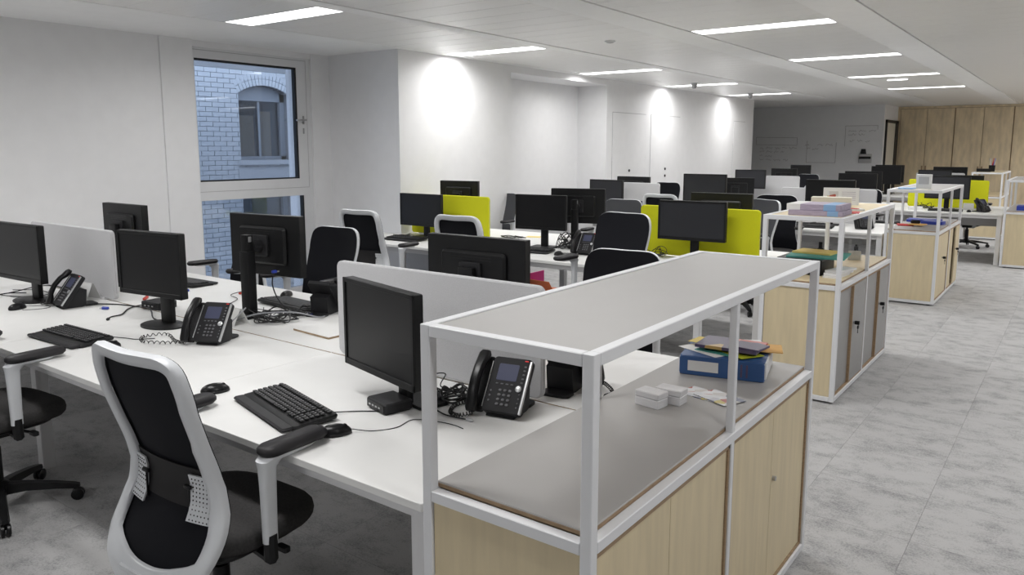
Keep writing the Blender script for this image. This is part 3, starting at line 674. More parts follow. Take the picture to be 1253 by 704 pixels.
def chair(name, label, x, y, rz, dz=0.0, base=20, mesh='mesh_black', detail=True):
    t = thing('office_chair', label, 'chair', (x, y, 0), rz, 'mesh back office chairs')
    def p(nm, key, m, fn, z=dz, rot=0, parent=t, sm=40): return link(nm, cached(key, m, fn, sm), parent, (0, 0, z), rot)
    p('backrest_frame', 'chair_back_frame', 'chair_white', back_frame, sm=60)
    p('backrest_mesh', 'chair_back_mesh', mesh, back_mesh, sm=60)
    p('lumbar_support', 'chair_lumbar', 'lumbar_dark', lambda: patch(-.185, .185, .59, .72, -.004, .003, 10, 4))
    for sx in (-1, 1):
        lp = p('lumbar_panel', 'chair_lumbar_panel%d' % sx, 'chair_white', lambda: patch(sx * .115, sx * .205, .56, .70, -.010, .006, 4, 5))
        if detail:
            h = link('perforations', cached('chair_holes%d' % sx, 'black_plastic', lambda: holes(sx), 0), lp, (0, 0, 0)); h['kind'] = 'stuff'
        p('lumbar_knob', 'chair_lumbar_knob%d' % sx, 'black_plastic', lambda: MB().slab(.030, .012, -.006, .006, r=.004, M=T(sx * .112, by(.112, .66) - .022, .66)).slab(.005, .006, -.09, .0, r=.002, M=T(sx * .114, by(.118, .62) - .018, .66)))
    p('back_spine', 'chair_spine', 'chair_white', lambda: MB().loft([[(x, y + yy, z) for x, yy in rrect(w, d, .012, 3)] for z, w, d, y in ((.40, .20, .03, -.272), (.36, .24, .035, -.262), (.33, .20, .05, -.235), (.325, .14, .06, -.20), (.335, .10, .05, -.16))]), sm=50)
    p('seat', 'chair_seat', 'seat_fabric', seat, sm=50)
    p('seat_shell', 'chair_seat_shell', 'black_plastic', lambda: MB().slab(.44, .40, .418, .436, r=.12, ch=.006, n=5, M=T(0, .015, 0)))
    p('mechanism', 'chair_mech', 'black_plastic', lambda: MB().slab(.15, .26, .355, .42, r=.03, ch=.012, M=T(0, -.02, 0)).box(-.035, .035, -.22, -.10, .365, .395).tube([(.07, .05, .39), (.22, .07, .395)], .007, 6).slab(.05, .025, .386, .404, r=.008, M=T(.235, .07, 0)))
    for sx in (-1, 1):
        p('arm_bracket', 'chair_bracket%d' % sx, 'black_plastic', lambda: MB().box(sx * .10 - .03, sx * .10 + .03, -.01, .05, .398, .42).tube([(sx * .12, .02, .408), (sx * .25, .0, .408), (sx * .285, -.015, .418), (sx * .292, -.02, .45), (sx * .292, -.02, .50)], [.02, .02, .022, .022, .021], 8))
        ap = p('arm_post', 'chair_armpost%d' % sx, 'chair_white', lambda: armpost(sx), sm=50)
        p('arm_pad', 'chair_pad%d' % sx, 'pad_black', lambda: MB().slab(.085, .25, .750, .780, r=.042, ch=.010, n=6, M=T(sx * .292, .08, 0)), sm=50)
    p('gas_column', 'chair_column', 'black_plastic', lambda: MB().cyl(.028, .028, .10, .30, 14).cyl(.016, .016, .28, .40, 12), z=0)
    if dz > .02: p('gas_rod', 'chair_rod', 'steel', lambda: MB().cyl(.014, .014, .30, .50, 12), z=0)
    p('base_hub', 'chair_hub', 'black_plastic', lambda: MB().lathe([(.045, .07), (.052, .085), (.05, .125), (.032, .14)], 16), z=0)
    for k in range(5):
        lg = p('base_leg', 'chair_leg', 'black_plastic', leg_arm, z=0, rot=base + 72 * k)
        link('caster', cached('chair_caster', 'black_gloss', caster, 40), lg, (0, 0, 0))
    return t
CHAIRS = [
    ('grey-white framed mesh chair pulled up to the desk corner by the grey-topped storage unit', -2.20, 1.345, 2, 0.0, 12, 'mesh_black'),
    ('chair with white arm posts in front of the keyboard that has no monitor cable tangle', -3.93, 1.30, 4, 0.0, -20, 'mesh_black'),
    ('black mesh chair behind the monitor on a pole arm, facing the desk phone', -4.36, 3.50, 184, 0.0, 30, 'mesh_black'),
    ('black mesh chair directly in front of the lower window pane', -5.28, 3.46, 176, 0.0, 10, 'mesh_black'),
    ('black mesh chair showing only its curved top over the grey-topped unit', -2.05, 3.62, 185, 0.0, 50, 'mesh_black'),
    ('white framed mesh chair turned toward the white column', -5.12, 4.86, 5, 0.04, 0, 'mesh_black'),
    ('white framed mesh chair whose top shows against the yellow divider', -4.06, 4.95, 4, 0.04, 20, 'mesh_black'),
    ('dark mesh chair with a white edge in front of the second yellow divider', -2.74, 4.82, 174, 0.10, 40, 'mesh_black'),
    ('grey mesh chair behind the yellow divider beside the column', -5.98, 7.66, 180, 0.0, 10, 'mesh_grey'),
    ('dark mesh chair behind the monitor on a pole, at the yellow divider bench', -4.15, 7.50, 185, 0.0, 30, 'mesh_grey'),
    ('grey mesh chair turned side-on behind the second yellow divider', -2.75, 7.70, 150, 0.05, 10, 'mesh_grey'),
    ('black mesh chair near the magazine stack unit, its seat showing through the frame', -2.74, 8.52, 190, 0.05, 10, 'mesh_black'),
    ('white framed chair at the grey divider bench, behind the large yellow row monitor', -4.08, 8.72, 0, 0.03, 5, 'mesh_black'),
    ('white framed chair at the far side of the grey divider bench', -4.22, 11.45, 12, 0.03, 5, 'mesh_black'),
    ('black mesh chair behind the grey divider before the flush doors', -5.45, 11.35, 180, 0.02, 5, 'mesh_black'),
    ('white framed chair between the grey dividers and the yellow one', -2.50, 11.45, 175, 0.0, 40, 'mesh_black'),
    ('black chair with its castered base showing under the yellow divider bench', -1.55, 15.05, 182, -.02, -18, 'mesh_black'),
    ('black mesh chair alone before the handwritten wall', -4.55, 15.9, 170, 0.05, 0, 'mesh_black'),
    ('black mesh chair beside the dark doorway', -3.35, 15.4, 185, 0.05, 0, 'mesh_black'),
    ('white framed chair before the dark doorway', -3.2, 12.3, 0, 0.03, 0, 'mesh_black'),
]
for k, (lb, x, y, rz, dz, bs, mm) in enumerate(CHAIRS): chair('office_chair', lb, x, y, rz, dz, bs, mm, detail=k < 6)

# ------------------------------------------------------------------ monitors (screen faces -Y in local space)
def monitor(label, x, y, ztop, rz, w, h, stand='oval', scr='screen_black', z=DZ, tilt=0, sx=0.0):
    t = thing('computer_monitor', label, 'monitor', (x, y, z), rz, 'black computer monitors')
    zt = ztop - z; zc = zt - h / 2
    M = T(0, 0, zc) @ RX(90 + tilt)
    ho = obj('housing', MB().slab(w, h, -0.026, 0.012, r=0.006, ch=0.003, n=2, M=M).slab(w * .66, h * .62, -0.05, -0.022, r=0.02, ch=0.012, n=3, M=M), 'black_plastic', t)
    bz = 0.016
    obj('screen', MB().slab(w - 2 * bz, h - 2.6 * bz, 0.0122, 0.0130, r=0.001, ch=0.0002, n=1, M=M, oy=bz * .35), scr, t, smooth=0)
    fr = MB()
    for (a, b, c, d) in ((-w / 2, w / 2, h / 2 - bz, h / 2), (-w / 2, w / 2, -h / 2, -h / 2 + bz * 1.5), (-w / 2, -w / 2 + bz, -h / 2, h / 2), (w / 2 - bz, w / 2, -h / 2, h / 2)):
        fr.slab(b - a, d - c, 0.010, 0.0175, r=0.002, ch=0.0015, n=1, M=M @ T((a + b) / 2, (c + d) / 2, 0))
    obj('bezel', fr, 'black_plastic', t, smooth=0)
    for k in range(3): obj('vent_slot', MB().box(-w * .2, w * .2, h * .20 + k * .012 - .002, h * .20 + k * .012 + .002, -0.0508, -0.0495, M=M), 'black_gloss', ho, smooth=0)
    obj('mount_plate', MB().slab(0.12, 0.12, -0.066, -0.049, r=.008, ch=.003, M=M), 'dark_grey_plastic', t)
    if stand == 'oval':
        obj('neck', MB().slab(0.085, 0.03, 0.01, zc + 0.04, r=.006, M=T(sx, 0.085, 0)), 'black_plastic', t)
        b = MB(); b.loft([[(sx + .135 * s * math.cos(2 * PI * k / 28), .05 + .095 * s * math.sin(2 * PI * k / 28), zz) for k in range(28)] for zz, s in ((0, 1), (.008, 1), (.014, .9), (.016, .3))])
        obj('base', b, 'black_plastic', t, smooth=50)
    elif stand == 'thin':
        obj('neck', MB().slab(0.06, 0.03, 0.01, zc + 0.04, r=.006, M=T(sx, 0.10, 0)), 'black_plastic', t)
        obj('base', MB().slab(0.22, 0.13, 0, 0.012, r=.02, ch=.004, M=T(sx, .16, 0)), 'black_plastic', t)
    elif stand == 'square':
        obj('neck', MB().slab(0.07, 0.03, 0.01, zc + 0.04, r=.006, M=T(sx, 0.085, 0)), 'black_plastic', t)
        obj('base', MB().slab(0.24, 0.19, 0, 0.014, r=.02, ch=.004, M=T(sx, .06, 0)), 'black_plastic', t)
    elif stand == 'pole':
        obj('pole', MB().slab(0.062, 0.062, 0.02, zc - .02, r=.008, M=T(sx, 0.15, 0)).slab(0.046, 0.046, zc - .03, zc + .07, r=.006, M=T(sx, .15, 0)), 'black_plastic', t)
        obj('joint', MB().cyl(.035, .035, 0, .07, 14, M=T(sx, .125, zc) @ RX(90)).box(sx - .02, sx + .02, .05, .14, zc - .02, zc + .02), 'dark_grey_plastic', t)
        obj('clamp', MB().slab(.10, .13, 0, .022, r=.01, M=T(sx, .15, 0)), 'black_plastic', t)
        obj('arm_label', MB().slab(.004, .02, -.015, .015, r=.001, M=T(sx - .024, .150, zc + .045)), 'silver', t)
    return t
MON = [
    ('black monitor with a thin computer box at its foot, beside the grey-topped unit', -1.958, 1.86, 1.19, -14, .485, .33, 'thin', 'screen_black'),
    ('black monitor on an oval base at the desk without a divider', -3.84, 2.05, 1.24, 8, .485, .335, 'oval', 'screen_black'),
    ('black monitor in front of the grey divider by the left wall', -5.13, 1.93, 1.215, 3, .55, .345, 'oval', 'screen_black'),
    ('black monitor on a pole arm with a blue video plug, seen from behind', -3.68, 2.65, 1.295, 187, .545, .34, 'pole', 'screen_black'),
    ('wide black monitor seen from behind above the nearest grey divider', -2.245, 2.76, 1.26, 182, .565, .35, 'oval', 'screen_black'),
    ('black monitor seen from behind above the left wall divider', -5.27, 2.66, 1.285, 180, .53, .34, 'oval', 'screen_black'),
    ('black monitor in front of the yellow divider by the white column', -5.52, 5.86, 1.193, 0, .575, .335, 'square', 'screen_black'),
    ('black monitor seen from behind over the yellow divider by the column', -5.55, 6.52, 1.305, 190, .48, .34, 'oval', 'screen_black'),
    ('black monitor between the two yellow dividers, beside a cable pile', -4.04, 5.90, 1.235, 8, .52, .325, 'square', 'screen_black'),
    ('black monitor on a pole between the yellow dividers, seen from behind', -3.87, 6.28, 1.283, 200, .52, .33, 'pole', 'screen_black'),
    ('wide grey-screened monitor in front of the second yellow divider', -2.56, 5.92, 1.238, 3, .575, .325, 'square', 'screen_grey'),
    ('black monitor behind the second yellow divider, tinted by it', -2.58, 6.60, 1.27, 186, .55, .34, 'oval', 'screen_black'),
    ('dark grey monitor before the grey divider by the flush doors', -5.52, 9.72, 1.213, -6, .57, .335, 'square', 'screen_grey'),
    ('black monitor top behind the grey divider by the flush doors', -5.45, 10.42, 1.24, 178, .55, .33, 'oval', 'screen_black'),
    ('large grey-screened monitor between the second row grey dividers', -4.03, 9.70, 1.325, 0, .59, .38, 'square', 'screen_grey'),
    ('black monitor seen from behind next to the large grey-screened one', -3.86, 10.35, 1.26, 200, .5, .33, 'oval', 'screen_black'),
    ('dark monitor directly behind the desk calendar', -2.47, 9.78, 1.285, 2, .565, .34, 'square', 'screen_black'),
    ('dark monitor in front of the grey divider near the handwritten wall', -4.75, 13.45, 1.285, 4, .53, .33, 'square', 'screen_grey'),
    ('dark monitor right of the grey divider near the handwritten wall', -4.35, 14.05, 1.30, 182, .45, .33, 'oval', 'screen_grey'),
    ('black monitor standing closest to the handwritten wall', -4.95, 17.1, 1.30, 0, .42, .33, 'square', 'screen_black'),
    ('black monitor behind the calendar monitor, on the far yellow bench', -2.96, 13.35, 1.26, 2, .58, .33, 'square', 'screen_black'),
    ('black monitor seen from behind on the far yellow bench', -3.02, 14.02, 1.275, 184, .58, .34, 'oval', 'screen_black'),
    ('tall black monitor before the dark doorway', -3.25, 17.05, 1.30, 2, .55, .36, 'square', 'screen_black'),
    ('black monitor behind the tall one before the dark doorway', -3.30, 17.65, 1.315, 180, .55, .36, 'oval', 'screen_black'),
    ('wide dark monitor in front of the far yellow divider', -1.68, 13.35, 1.245, 4, .60, .345, 'square', 'screen_grey'),
    ('dark monitor behind the far yellow divider', -1.55, 14.05, 1.24, 184, .55, .33, 'oval', 'screen_black'),
    ('dark monitor on the last bench before the birch cupboards', -2.38, 17.05, 1.24, 0, .58, .33, 'square', 'screen_grey'),
    ('black monitor at the back of the last bench by the cupboards', -2.20, 17.7, 1.29, 180, .6, .33, 'oval', 'screen_black'),
]
for m in MON: monitor(*m)

# ------------------------------------------------------------------ keyboards and mice
def kb_body(): return MB().loft([[(x, y, z + (0.010 if y > 0 else 0.0)) for x, y in rrect(w, d, .014, 3)] for z, w, d in ((0, .45, .165), (.010, .455, .17), (.016, .45, .163), (.018, .43, .15))])
def kb_keys():
    mb = MB()
    for r in range(6):
        y = 0.062 - r * 0.0195 - (0.006 if r else 0); x = -0.212
        zc = .019 + .010 * (y + .085) / .17 * 1.0 + 0.0005
        while x < 0.205:
            if abs(x - .083) < .006 or abs(x - .148) < .006: x += .008; continue
            wk = .098 if (r == 5 and -.12 < x < -.04) else .0155
            mb.slab(wk, .0155, 0, .006, r=.002, ch=.002, n=1, M=T(x + wk / 2, y, zc)); x += wk + .0035
    return mb
def kb_print():
    mb = MB()
    for r in range(6):
        y = 0.062 - r * 0.0195 - (0.006 if r else 0); x = -0.212; zc = .019 + .010 * (y + .085) / .17 + .0067
        while x < 0.205:
            if abs(x - .083) < .006 or abs(x - .148) < .006: x += .008; continue
            wk = .098 if (r == 5 and -.12 < x < -.04) else .0155
            mb.box(x + .004, x + .0085, y + .0005, y + .005, zc, zc + .0003); x += wk + .0035
    return mb
def keyboard(label, x, y, rz, cable=None, wrist=False):
    t = thing('keyboard', label, 'keyboard', (x, y, DZ), rz, 'black computer keyboards')
    link('body', cached('kb_body', 'black_plastic', kb_body, 30), t)
    k = link('keys', cached('kb_keys', 'key_grey', kb_keys, 0), t); k['kind'] = 'stuff'
    k2 = link('key_legends', cached('kb_print', 'key_print', kb_print, 0), k); k2['kind'] = 'stuff'
    link('palm_rest', cached('kb_rest', 'dark_grey_plastic', lambda: MB().slab(.45, .045, .004, .016, r=.012, ch=.006, M=T(0, -.098, 0)), 30), t)
    if cable: obj('cord', MB().tube(spline(cable), .0022, 5), 'cable_black', t)
    return t
def mouse_body():
    mb = MB(); rings = []
    for z, s in ((0, .92), (.004, 1.0), (.014, .97), (.024, .82), (.032, .55), (.036, .2)):
        rings.append([(.031 * s * math.cos(2 * PI * k / 20), .055 * s * math.sin(2 * PI * k / 20) + (.036 - z) * 0.0 - .004 * (z / .036), z) for k in range(20)])
    return mb.loft(rings)
def mouse(label, x, y, rz, cable=None):
    t = thing('computer_mouse', label, 'mouse', (x, y, DZ), rz, 'black computer mice')
    link('body', cached('mouse_body', 'black_gloss', mouse_body, 60), t)
    link('wheel', cached('mouse_wheel', 'dark_grey_plastic', lambda: MB().cyl(.009, .009, -.004, .004, 12, M=T(0, .03, .024) @ RY(90)), 30), t)
    link('side_grip', cached('mouse_grip', 'dark_grey_plastic', lambda: MB().slab(.064, .05, .004, .012, r=.025, ch=.003, M=T(0, -.01, 0)), 30), t)
    if cable: obj('cord', MB().tube(spline(cable), .0016, 5), 'cable_black', t)
    return t
keyboard('black keyboard turned at an angle in front of the thin computer box', -2.235, 1.665, -14, [(.15, .08, .01), (.18, .17, .003), (.22, .22, .003), (.25, .26, .003)])
keyboard('black keyboard with bright legends behind the foreground chair top', -3.94, 1.69, 2, [(.1, .08, .01), (.2, .14, .003), (.28, .16, .003), (.34, .22, .003)])
keyboard('black keyboard on the far side of the nearest bench by the window', -4.95, 2.87, 182)
keyboard('black keyboard under the pole arm monitor', -3.74, 2.83, 176)
keyboard('black keyboard in front of the yellow divider by the column', -5.52, 5.62, 3)
keyboard('black keyboard beside the cable pile and white desk edge', -4.00, 5.66, 8)
keyboard('black keyboard seen through the magazine unit frame', -2.55, 9.42, 2)
keyboard('black keyboard at the bench end beside the card box unit', -2.0, 10.5, 180)
keyboard('black keyboard in front of the far yellow divider', -1.65, 13.08, 3)
mouse('black mouse with a red underside beside the foreground armrest', -1.905, 1.60, -30, [(0, .05, .012), (.02, .12, .002), (.02, .20, .002), (-.03, .27, .002), (.02, .34, .002), (.07, .38, .002), (.12, .40, .002)])
mouse('black mouse half hidden behind the foreground chair back', -2.62, 1.62, -20)
mouse('black mouse at the right end of the keyboard behind the chair top', -3.60, 1.70, 10)
mouse('black mouse below the leftmost monitor', -4.93, 1.82, 20, [(0, .05, .01), (.04, .10, .002), (.12, .11, .002), (.14, .05, .002), (.06, -.02, .002)])
mouse('black mouse next to the pole arm monitor keyboard', -4.00, 3.00, 200)
mouse('black mouse beside a coiled cord on the yellow row bench', -3.66, 5.62, 0)
mouse('pale rounded mouse by the far yellow divider phone', -1.34, 13.05, 0)

# ------------------------------------------------------------------ desk phones (user side at -Y)
PT = 54    # tilt of the face
PM = T(0, -0.055, 0.024) @ RX(PT)
def ph_body():
    mb = MB(); mb.slab(.150, .205, -.030, 0.0, r=.014, ch=.004, n=3, M=PM @ T(.030, .1025, 0)); mb.slab(.060, .205, -.034, -.012, r=.012, ch=.004, M=PM @ T(-.075, .1025, 0)); return mb
def ph_foot():
    mb = MB()
    prof = [(-.045, .004), (.06, .0), (.085, .004), (.095, .10), (.055, .115), (.00, .045)]
    mb.loft([[(x, y, z) for y, z in prof] for x in (-.03, .08)]); mb.slab(.12, .075, 0, .012, r=.02, M=T(.02, .12, 0)); return mb
def ph_handset():
    rings = []
    for s, lift, w, th in ((0, .0, .032, .018), (.012, .0, .044, .030), (.04, .006, .046, .032), (.06, .018, .040, .026), (.11, .026, .038, .024), (.16, .020, .040, .026), (.185, .008, .046, .032), (.215, .002, .046, .032), (.228, .0, .034, .020)):
        rings.append([(x - .078, s - .012, q + lift + .006) for x, q in rrect(w, th, th * .45, 3)])
    rings2 = [[tuple(PM @ Vector((p[0], p[1], p[2] + .004))) for p in r] for r in rings]
    return MB().loft(rings2)
def ph_keys():
    mb = MB()
    for r in range(4):
        for c in range(3): mb.slab(.013, .009, 0, .004, r=.003, n=1, M=PM @ T(.010 + c * .019, .030 + r * .017, 0))
    for r in range(3): mb.slab(.008, .008, 0, .003, r=.003, n=1, M=PM @ T(-.025, .040 + r * .018, 0))
    for r in range(4): mb.slab(.006, .006, 0, .003, r=.002, n=1, M=PM @ T(.085, .025 + r * .016, 0))
    for r in range(5): mb.slab(.010, .006, 0, .003, r=.002, n=1, M=PM @ T(.0835, .115 + r * .015, 0))
    for c in range(4): mb.slab(.012, .005, 0, .003, r=.002, n=1, M=PM @ T(-.008 + c * .019, .104, 0))
    return mb
def coil(path, r=.0065, turns=26, wire=.0022):
    pts = spline(path, 10); out = []
    n = turns * 8
    for i in range(n + 1):
        f = i / n * (len(pts) - 1); k = min(int(f), len(pts) - 2); p = pts[k].lerp(pts[k + 1], f - k); d = (pts[k + 1] - pts[k]).normalized()
        a = d.cross(Vector((0, 0, 1)));
        if a.length < .1: a = d.cross(Vector((1, 0, 0)))
        a.normalize(); b = a.cross(d); an = 2 * PI * i / 8
        out.append(p + a * math.cos(an) * r + b * math.sin(an) * r)
    return MB().tube(out, wire, 4)
def phone(label, x, y, rz, scr='phone_screen', cord=None):
    t = thing('desk_phone', label, 'phone', (x, y, DZ), rz, 'black desk phones')
    bd = link('body', cached('ph_body', 'phone_black', ph_body, 30), t)
    link('stand_foot', cached('ph_foot', 'dark_grey_plastic', ph_foot, 30), t)
    link('handset', cached('ph_handset', 'black_gloss', ph_handset, 50), t)
    k = link('keypad', cached('ph_keys', 'phone_key', ph_keys, 0), t); k['kind'] = 'stuff'
    link('display', cached('ph_screen', scr, lambda: MB().slab(.078, .062, 0, .0012, r=.003, n=1, M=PM @ T(.022, .148, 0)), 0), t)
    link('silver_trim', cached('ph_trim', 'silver', lambda: MB().slab(.010, .195, -.006, .003, r=.003, M=PM @ T(.101, .1, 0)), 30), t)
    link('side_trim', cached('ph_trim2', 'silver', lambda: MB().slab(.003, .17, -.01, .002, r=.001, M=PM @ T(-.0445, .1, 0)), 30), t)
    link('dial_ring', cached('ph_dial', 'silver', lambda: MB().lathe([(.011, 0), (.012, .004), (.008, .006), (.002, .006)], 14, M=PM @ T(.077, .092, 0)), 40), t)
    link('message_lamp', cached('ph_led', 'led_red', lambda: MB().slab(.014, .004, 0, .003, r=.001, n=1, M=PM @ T(.083, .196, 0)), 0), t)
    if cord: obj('coiled_cord', coil(cord), 'cable_black', t, smooth=60)
    return t
phone('black desk phone with raised handset in front of the nearest grey divider', -1.60, 2.08, 12, cord=[(-.075, -.06, .012), (-.11, -.10, .010), (-.15, -.08, .010), (-.17, -.01, .010), (-.15, .05, .010), (-.18, .07, .010)])
phone('black desk phone with its cord hanging behind the nearest grey divider', -1.545, 2.50, 188, cord=[(-.075, -.06, .02), (-.12, -.03, .02), (-.17, .03, .012), (-.16, .08, .012), (-.19, .11, .012)])
phone('black desk phone beside a white folded card, behind the foreground chair', -3.33, 2.03, 24, cord=[(-.075, -.06, .012), (-.16, -.02, .008), (-.28, .08, .010), (-.36, .02, .010), (-.30, -.07, .010), (-.18, -.07, .010), (-.09, -.05, .012)])
phone('black desk phone seen from behind in front of the black mesh chair', -3.40, 2.86, 196)
phone('black desk phone seen side-on by the left wall divider', -4.78, 2.02, -6)
phone('black desk phone between the monitor cable pile and the dark mesh chair', -3.50, 5.78, 5, cord=[(-.075, -.06, .012), (-.10, -.14, .008), (-.16, -.16, .008), (-.17, -.09, .008), (-.09, -.06, .008)])
phone('black desk phone with a lit blue display before the second yellow divider', -3.12, 5.86, -6, 'phone_screen_blue')
phone('black desk phone by the grey divider near the flush doors', -4.98, 9.75, 10)
phone('black desk phone in front of the small grey divider by the large monitor', -3.35, 9.78, 30)
phone('black desk phone with bright silver trim seen through the magazine unit', -2.02, 9.55, 30)
phone('black desk phone in front of the far yellow divider, by the birch unit', -1.17, 13.15, 60)

# ------------------------------------------------------------------ clutter on the nearest bench
def slabthing(name, label, cat, w, d, h, m, loc, rz=0, r=.004, ch=.002, group=None):
    return tag(obj(name, MB().slab(w, d, 0, h, r=r, ch=ch), m, None, loc, rz), label, cat, group)
t = thing('thin_computer', 'small black computer box at the foot of the foreground monitor', 'computer', (-1.95, 1.89, DZ), -14)
obj('case', MB().slab(.135, .115, .003, .040, r=.010, ch=.005), 'dark_grey_plastic', t)
obj('front_panel', MB().box(-.058, .058, -.0595, -.057, .008, .034), 'black_gloss', t, smooth=0)
for k in range(4): obj('port', MB().box(-.045 + k * .022, -.033 + k * .022, -.0602, -.0590, .017, .023), 'silver', t, smooth=0)
for sx in (-1, 1): obj('rubber_foot', MB().box(sx * .05 - .01, sx * .05 + .01, -.05, .05, 0, .003), 'black_gloss', t, smooth=0)
t = thing('thin_computer', 'small black computer box on its side behind the oval-based monitor', 'computer', (-4.30, 2.33, DZ), 10)
obj('case', MB().slab(.16, .12, .003, .045, r=.008, ch=.004), 'dark_grey_plastic', t); obj('front_panel', MB().box(-.07, .07, -.062, -.0595, .01, .038), 'black_gloss', t, smooth=0)
for k in range(3): obj('port', MB().box(-.05 + k * .03, -.035 + k * .03, -.0632, -.0618, .018, .026), 'silver', t, smooth=0)
t = thing('access_panel', 'white desk flap with a bare plywood edge lying on the nearest bench', 'panel', (-3.06, 2.52, DZ), -4)
obj('board', MB().slab(.30, .17, .003, .012, r=.004), 'desk_white', t); obj('plywood_edge', MB().slab(.3015, .1715, 0.0, .0095, r=.004, ch=.001), 'ply_edge', t)
def tentcard(label, x, y, rz, w, h, m='paper_white', spread=.05):
    t = thing('folded_card', label, 'card', (x, y, DZ), rz)
    for s in (-1, 1):
        a = math.degrees(math.atan2(spread, h))
        obj('leaf', MB().box(-w / 2, w / 2, -.0008, .0008, 0, h, M=T(0, s * spread, .0005) @ RX(s * a)), m, t, smooth=0)
    return t
tentcard('white folded card standing behind the phone near the pole arm monitor', -3.64, 2.34, 3, .25, .10)
tentcard('white folded card leaning behind the side-on phone', -4.93, 2.20, 10, .17, .115)
def usbtag(label, x, y, rz, m, L=.05, z=DZ):
    t = thing('cable_plug', label, 'plug', (x, y, z), rz)
    obj('shell', MB().slab(.018, L, 0.001, .016, r=.005, ch=.003), m, t); obj('contact', MB().box(-.006, .006, L / 2 - .002, L / 2 + .014, .004, .011), 'silver', t, smooth=0)
    return t
usbtag('red plug standing out by the window side desk edge', -4.30, 2.89, 20, 'plug_red', .07)
usbtag('red plug beside the oval-based monitor', -3.98, 2.345, 70, 'plug_red', .05)
usbtag('red plug at the right end of the left wall divider', -4.62, 2.42, 50, 'plug_red', .09)
usbtag('blue video plug lying before the left wall divider', -4.51, 2.12, 120, 'plug_blue', .04)
usbtag('blue video plug near the window side keyboard', -4.66, 2.72, 80, 'plug_blue', .035)
usbtag('blue video plug under the back-turned phone', -3.42, 2.72, 70, 'plug_blue', .045)
def cable(label, pts, r=.003, m='cable_black', k=7, plug=None):
    t = thing('cable', label, 'cable', pts[0])
    P = [Vector(p) - Vector(pts[0]) for p in pts]
    obj('lead', MB().tube(spline(P, k), r, 6), m, t, smooth=60)
    d = (P[-1] - P[-2]).normalized(); e = P[-1]
    obj('connector', MB().tube([e - d * .004, e + d * .012, e + d * .022], [r * 2.0, r * 2.2, r * 1.2], 8), plug or 'black_plastic', t)
    return t
z1 = DZ + .0055
cable('black cable ending in a silver plug in front of the foreground phone', [(-1.90, 2.05, z1), (-1.84, 1.99, z1), (-1.78, 1.96, z1), (-1.72, 1.945, z1), (-1.64, 1.955, z1)], .0028, plug='silver')
cable('thin black cable looping up behind the foreground monitor', [(-1.97, 2.02, z1), (-1.98, 2.12, .79), (-1.93, 2.17, .80), (-1.90, 2.11, .77), (-1.84, 2.16, .755), (-1.74, 2.22, .742), (-1.70, 2.235, z1)], .0025)
cable('black cable from the foreground computer box to the desk gap', [(-1.92, 1.93, z1), (-1.88, 2.02, z1), (-1.95, 2.13, z1), (-2.05, 2.20, z1), (-2.12, 2.235, z1)], .0035)
cable('black video cable crossing the desk before the small computer box', [(-4.35, 2.36, z1), (-4.44, 2.30, z1), (-4.40, 2.20, z1), (-4.28, 2.10, z1), (-4.26, 2.03, z1), (-4.22, 1.995, z1)], .004)
cable('black cable running from the left wall divider to the oval base', [(-4.78, 2.10, z1), (-4.58, 2.22, z1), (-4.42, 2.26, z1), (-4.20, 2.22, .76), (-4.0, 2.13, .75), (-3.92, 2.14, z1)], .004)
cable('grey network cable arching from the folded card to the pole arm foot', [(-3.44, 2.20, z1), (-3.40, 2.22, .80), (-3.45, 2.33, .84), (-3.55, 2.36, .80), (-3.58, 2.30, z1)], .003, 'cable_grey')
cable('long grey network cable lying below the back-turned phone', [(-3.60, 2.33, z1), (-3.48, 2.42, .79), (-3.36, 2.56, .79), (-3.30, 2.68, z1 + .01), (-3.34, 2.76, z1)], .0045, 'cable_grey')
cable('black cable hanging from the blue plug of the pole arm monitor', [(-3.53, 2.57, .985), (-3.53, 2.56, .92), (-3.50, 2.58, .83), (-3.46, 2.64, .77), (-3.50, 2.72, z1), (-3.60, 2.74, z1)], .0035)
cable('black cable rising beside the red plug', [(-4.05, 2.62, z1), (-4.15, 2.75, z1), (-4.28, 2.79, z1 + .004), (-4.24, 2.86, z1 + .02), (-4.10, 2.80, z1 + .02), (-3.92, 2.66, z1)], .0025)
cable('thick black cable loop on the left side of the leftmost monitor', [(-5.42, 2.06, z1), (-5.50, 1.98, z1), (-5.46, 1.88, z1), (-5.34, 1.96, .77), (-5.25, 2.08, .80), (-5.16, 2.16, .79), (-5.0, 2.15, z1)], .0035)
cable('black cable looping behind the leftmost monitor neck', [(-5.02, 2.10, z1), (-4.97, 2.14, .80), (-4.93, 2.16, .85), (-4.90, 2.12, .80), (-4.92, 2.05, z1)], .0035)
cable('thin black cable trailing from the leftmost monitor base', [(-5.6, 2.05, z1), (-5.45, 2.15, z1), (-5.25, 2.12, z1), (-5.30, 1.98, z1), (-5.60, 1.90, z1)], .0025)
usbtag('blue video plug under the pole arm monitor housing', -3.53, 2.575, 0, 'plug_blue', .03, .985)
def tangle(label, cx, cy, sx, sy, h, n, seed, z=DZ):
    rnd = random.Random(seed); mb = MB()
    for k in range(n):
        a = rnd.uniform(0, 6.28); pts = []
        for j in range(9):
            a += rnd.uniform(.5, 1.3); rr = rnd.uniform(.25, 1)
            pts.append((math.cos(a) * sx * rr, math.sin(a) * sy * rr, .005 + abs(rnd.gauss(0, h * .45))))
        mb.tube(spline(pts, 5), rnd.choice((.0025, .003, .004)), 5)
    o = obj('cable_tangle', mb, 'cable_black', None, (cx, cy, z), smooth=60); tag(o, label, 'cables', kind='stuff'); return o
tangle('tangle of black cables at the foot of the pole arm', -3.50, 2.54, .16, .14, .045, 9, 1)
tangle('loose black cables below the back-turned phone', -3.46, 2.72, .09, .08, .03, 5, 2)
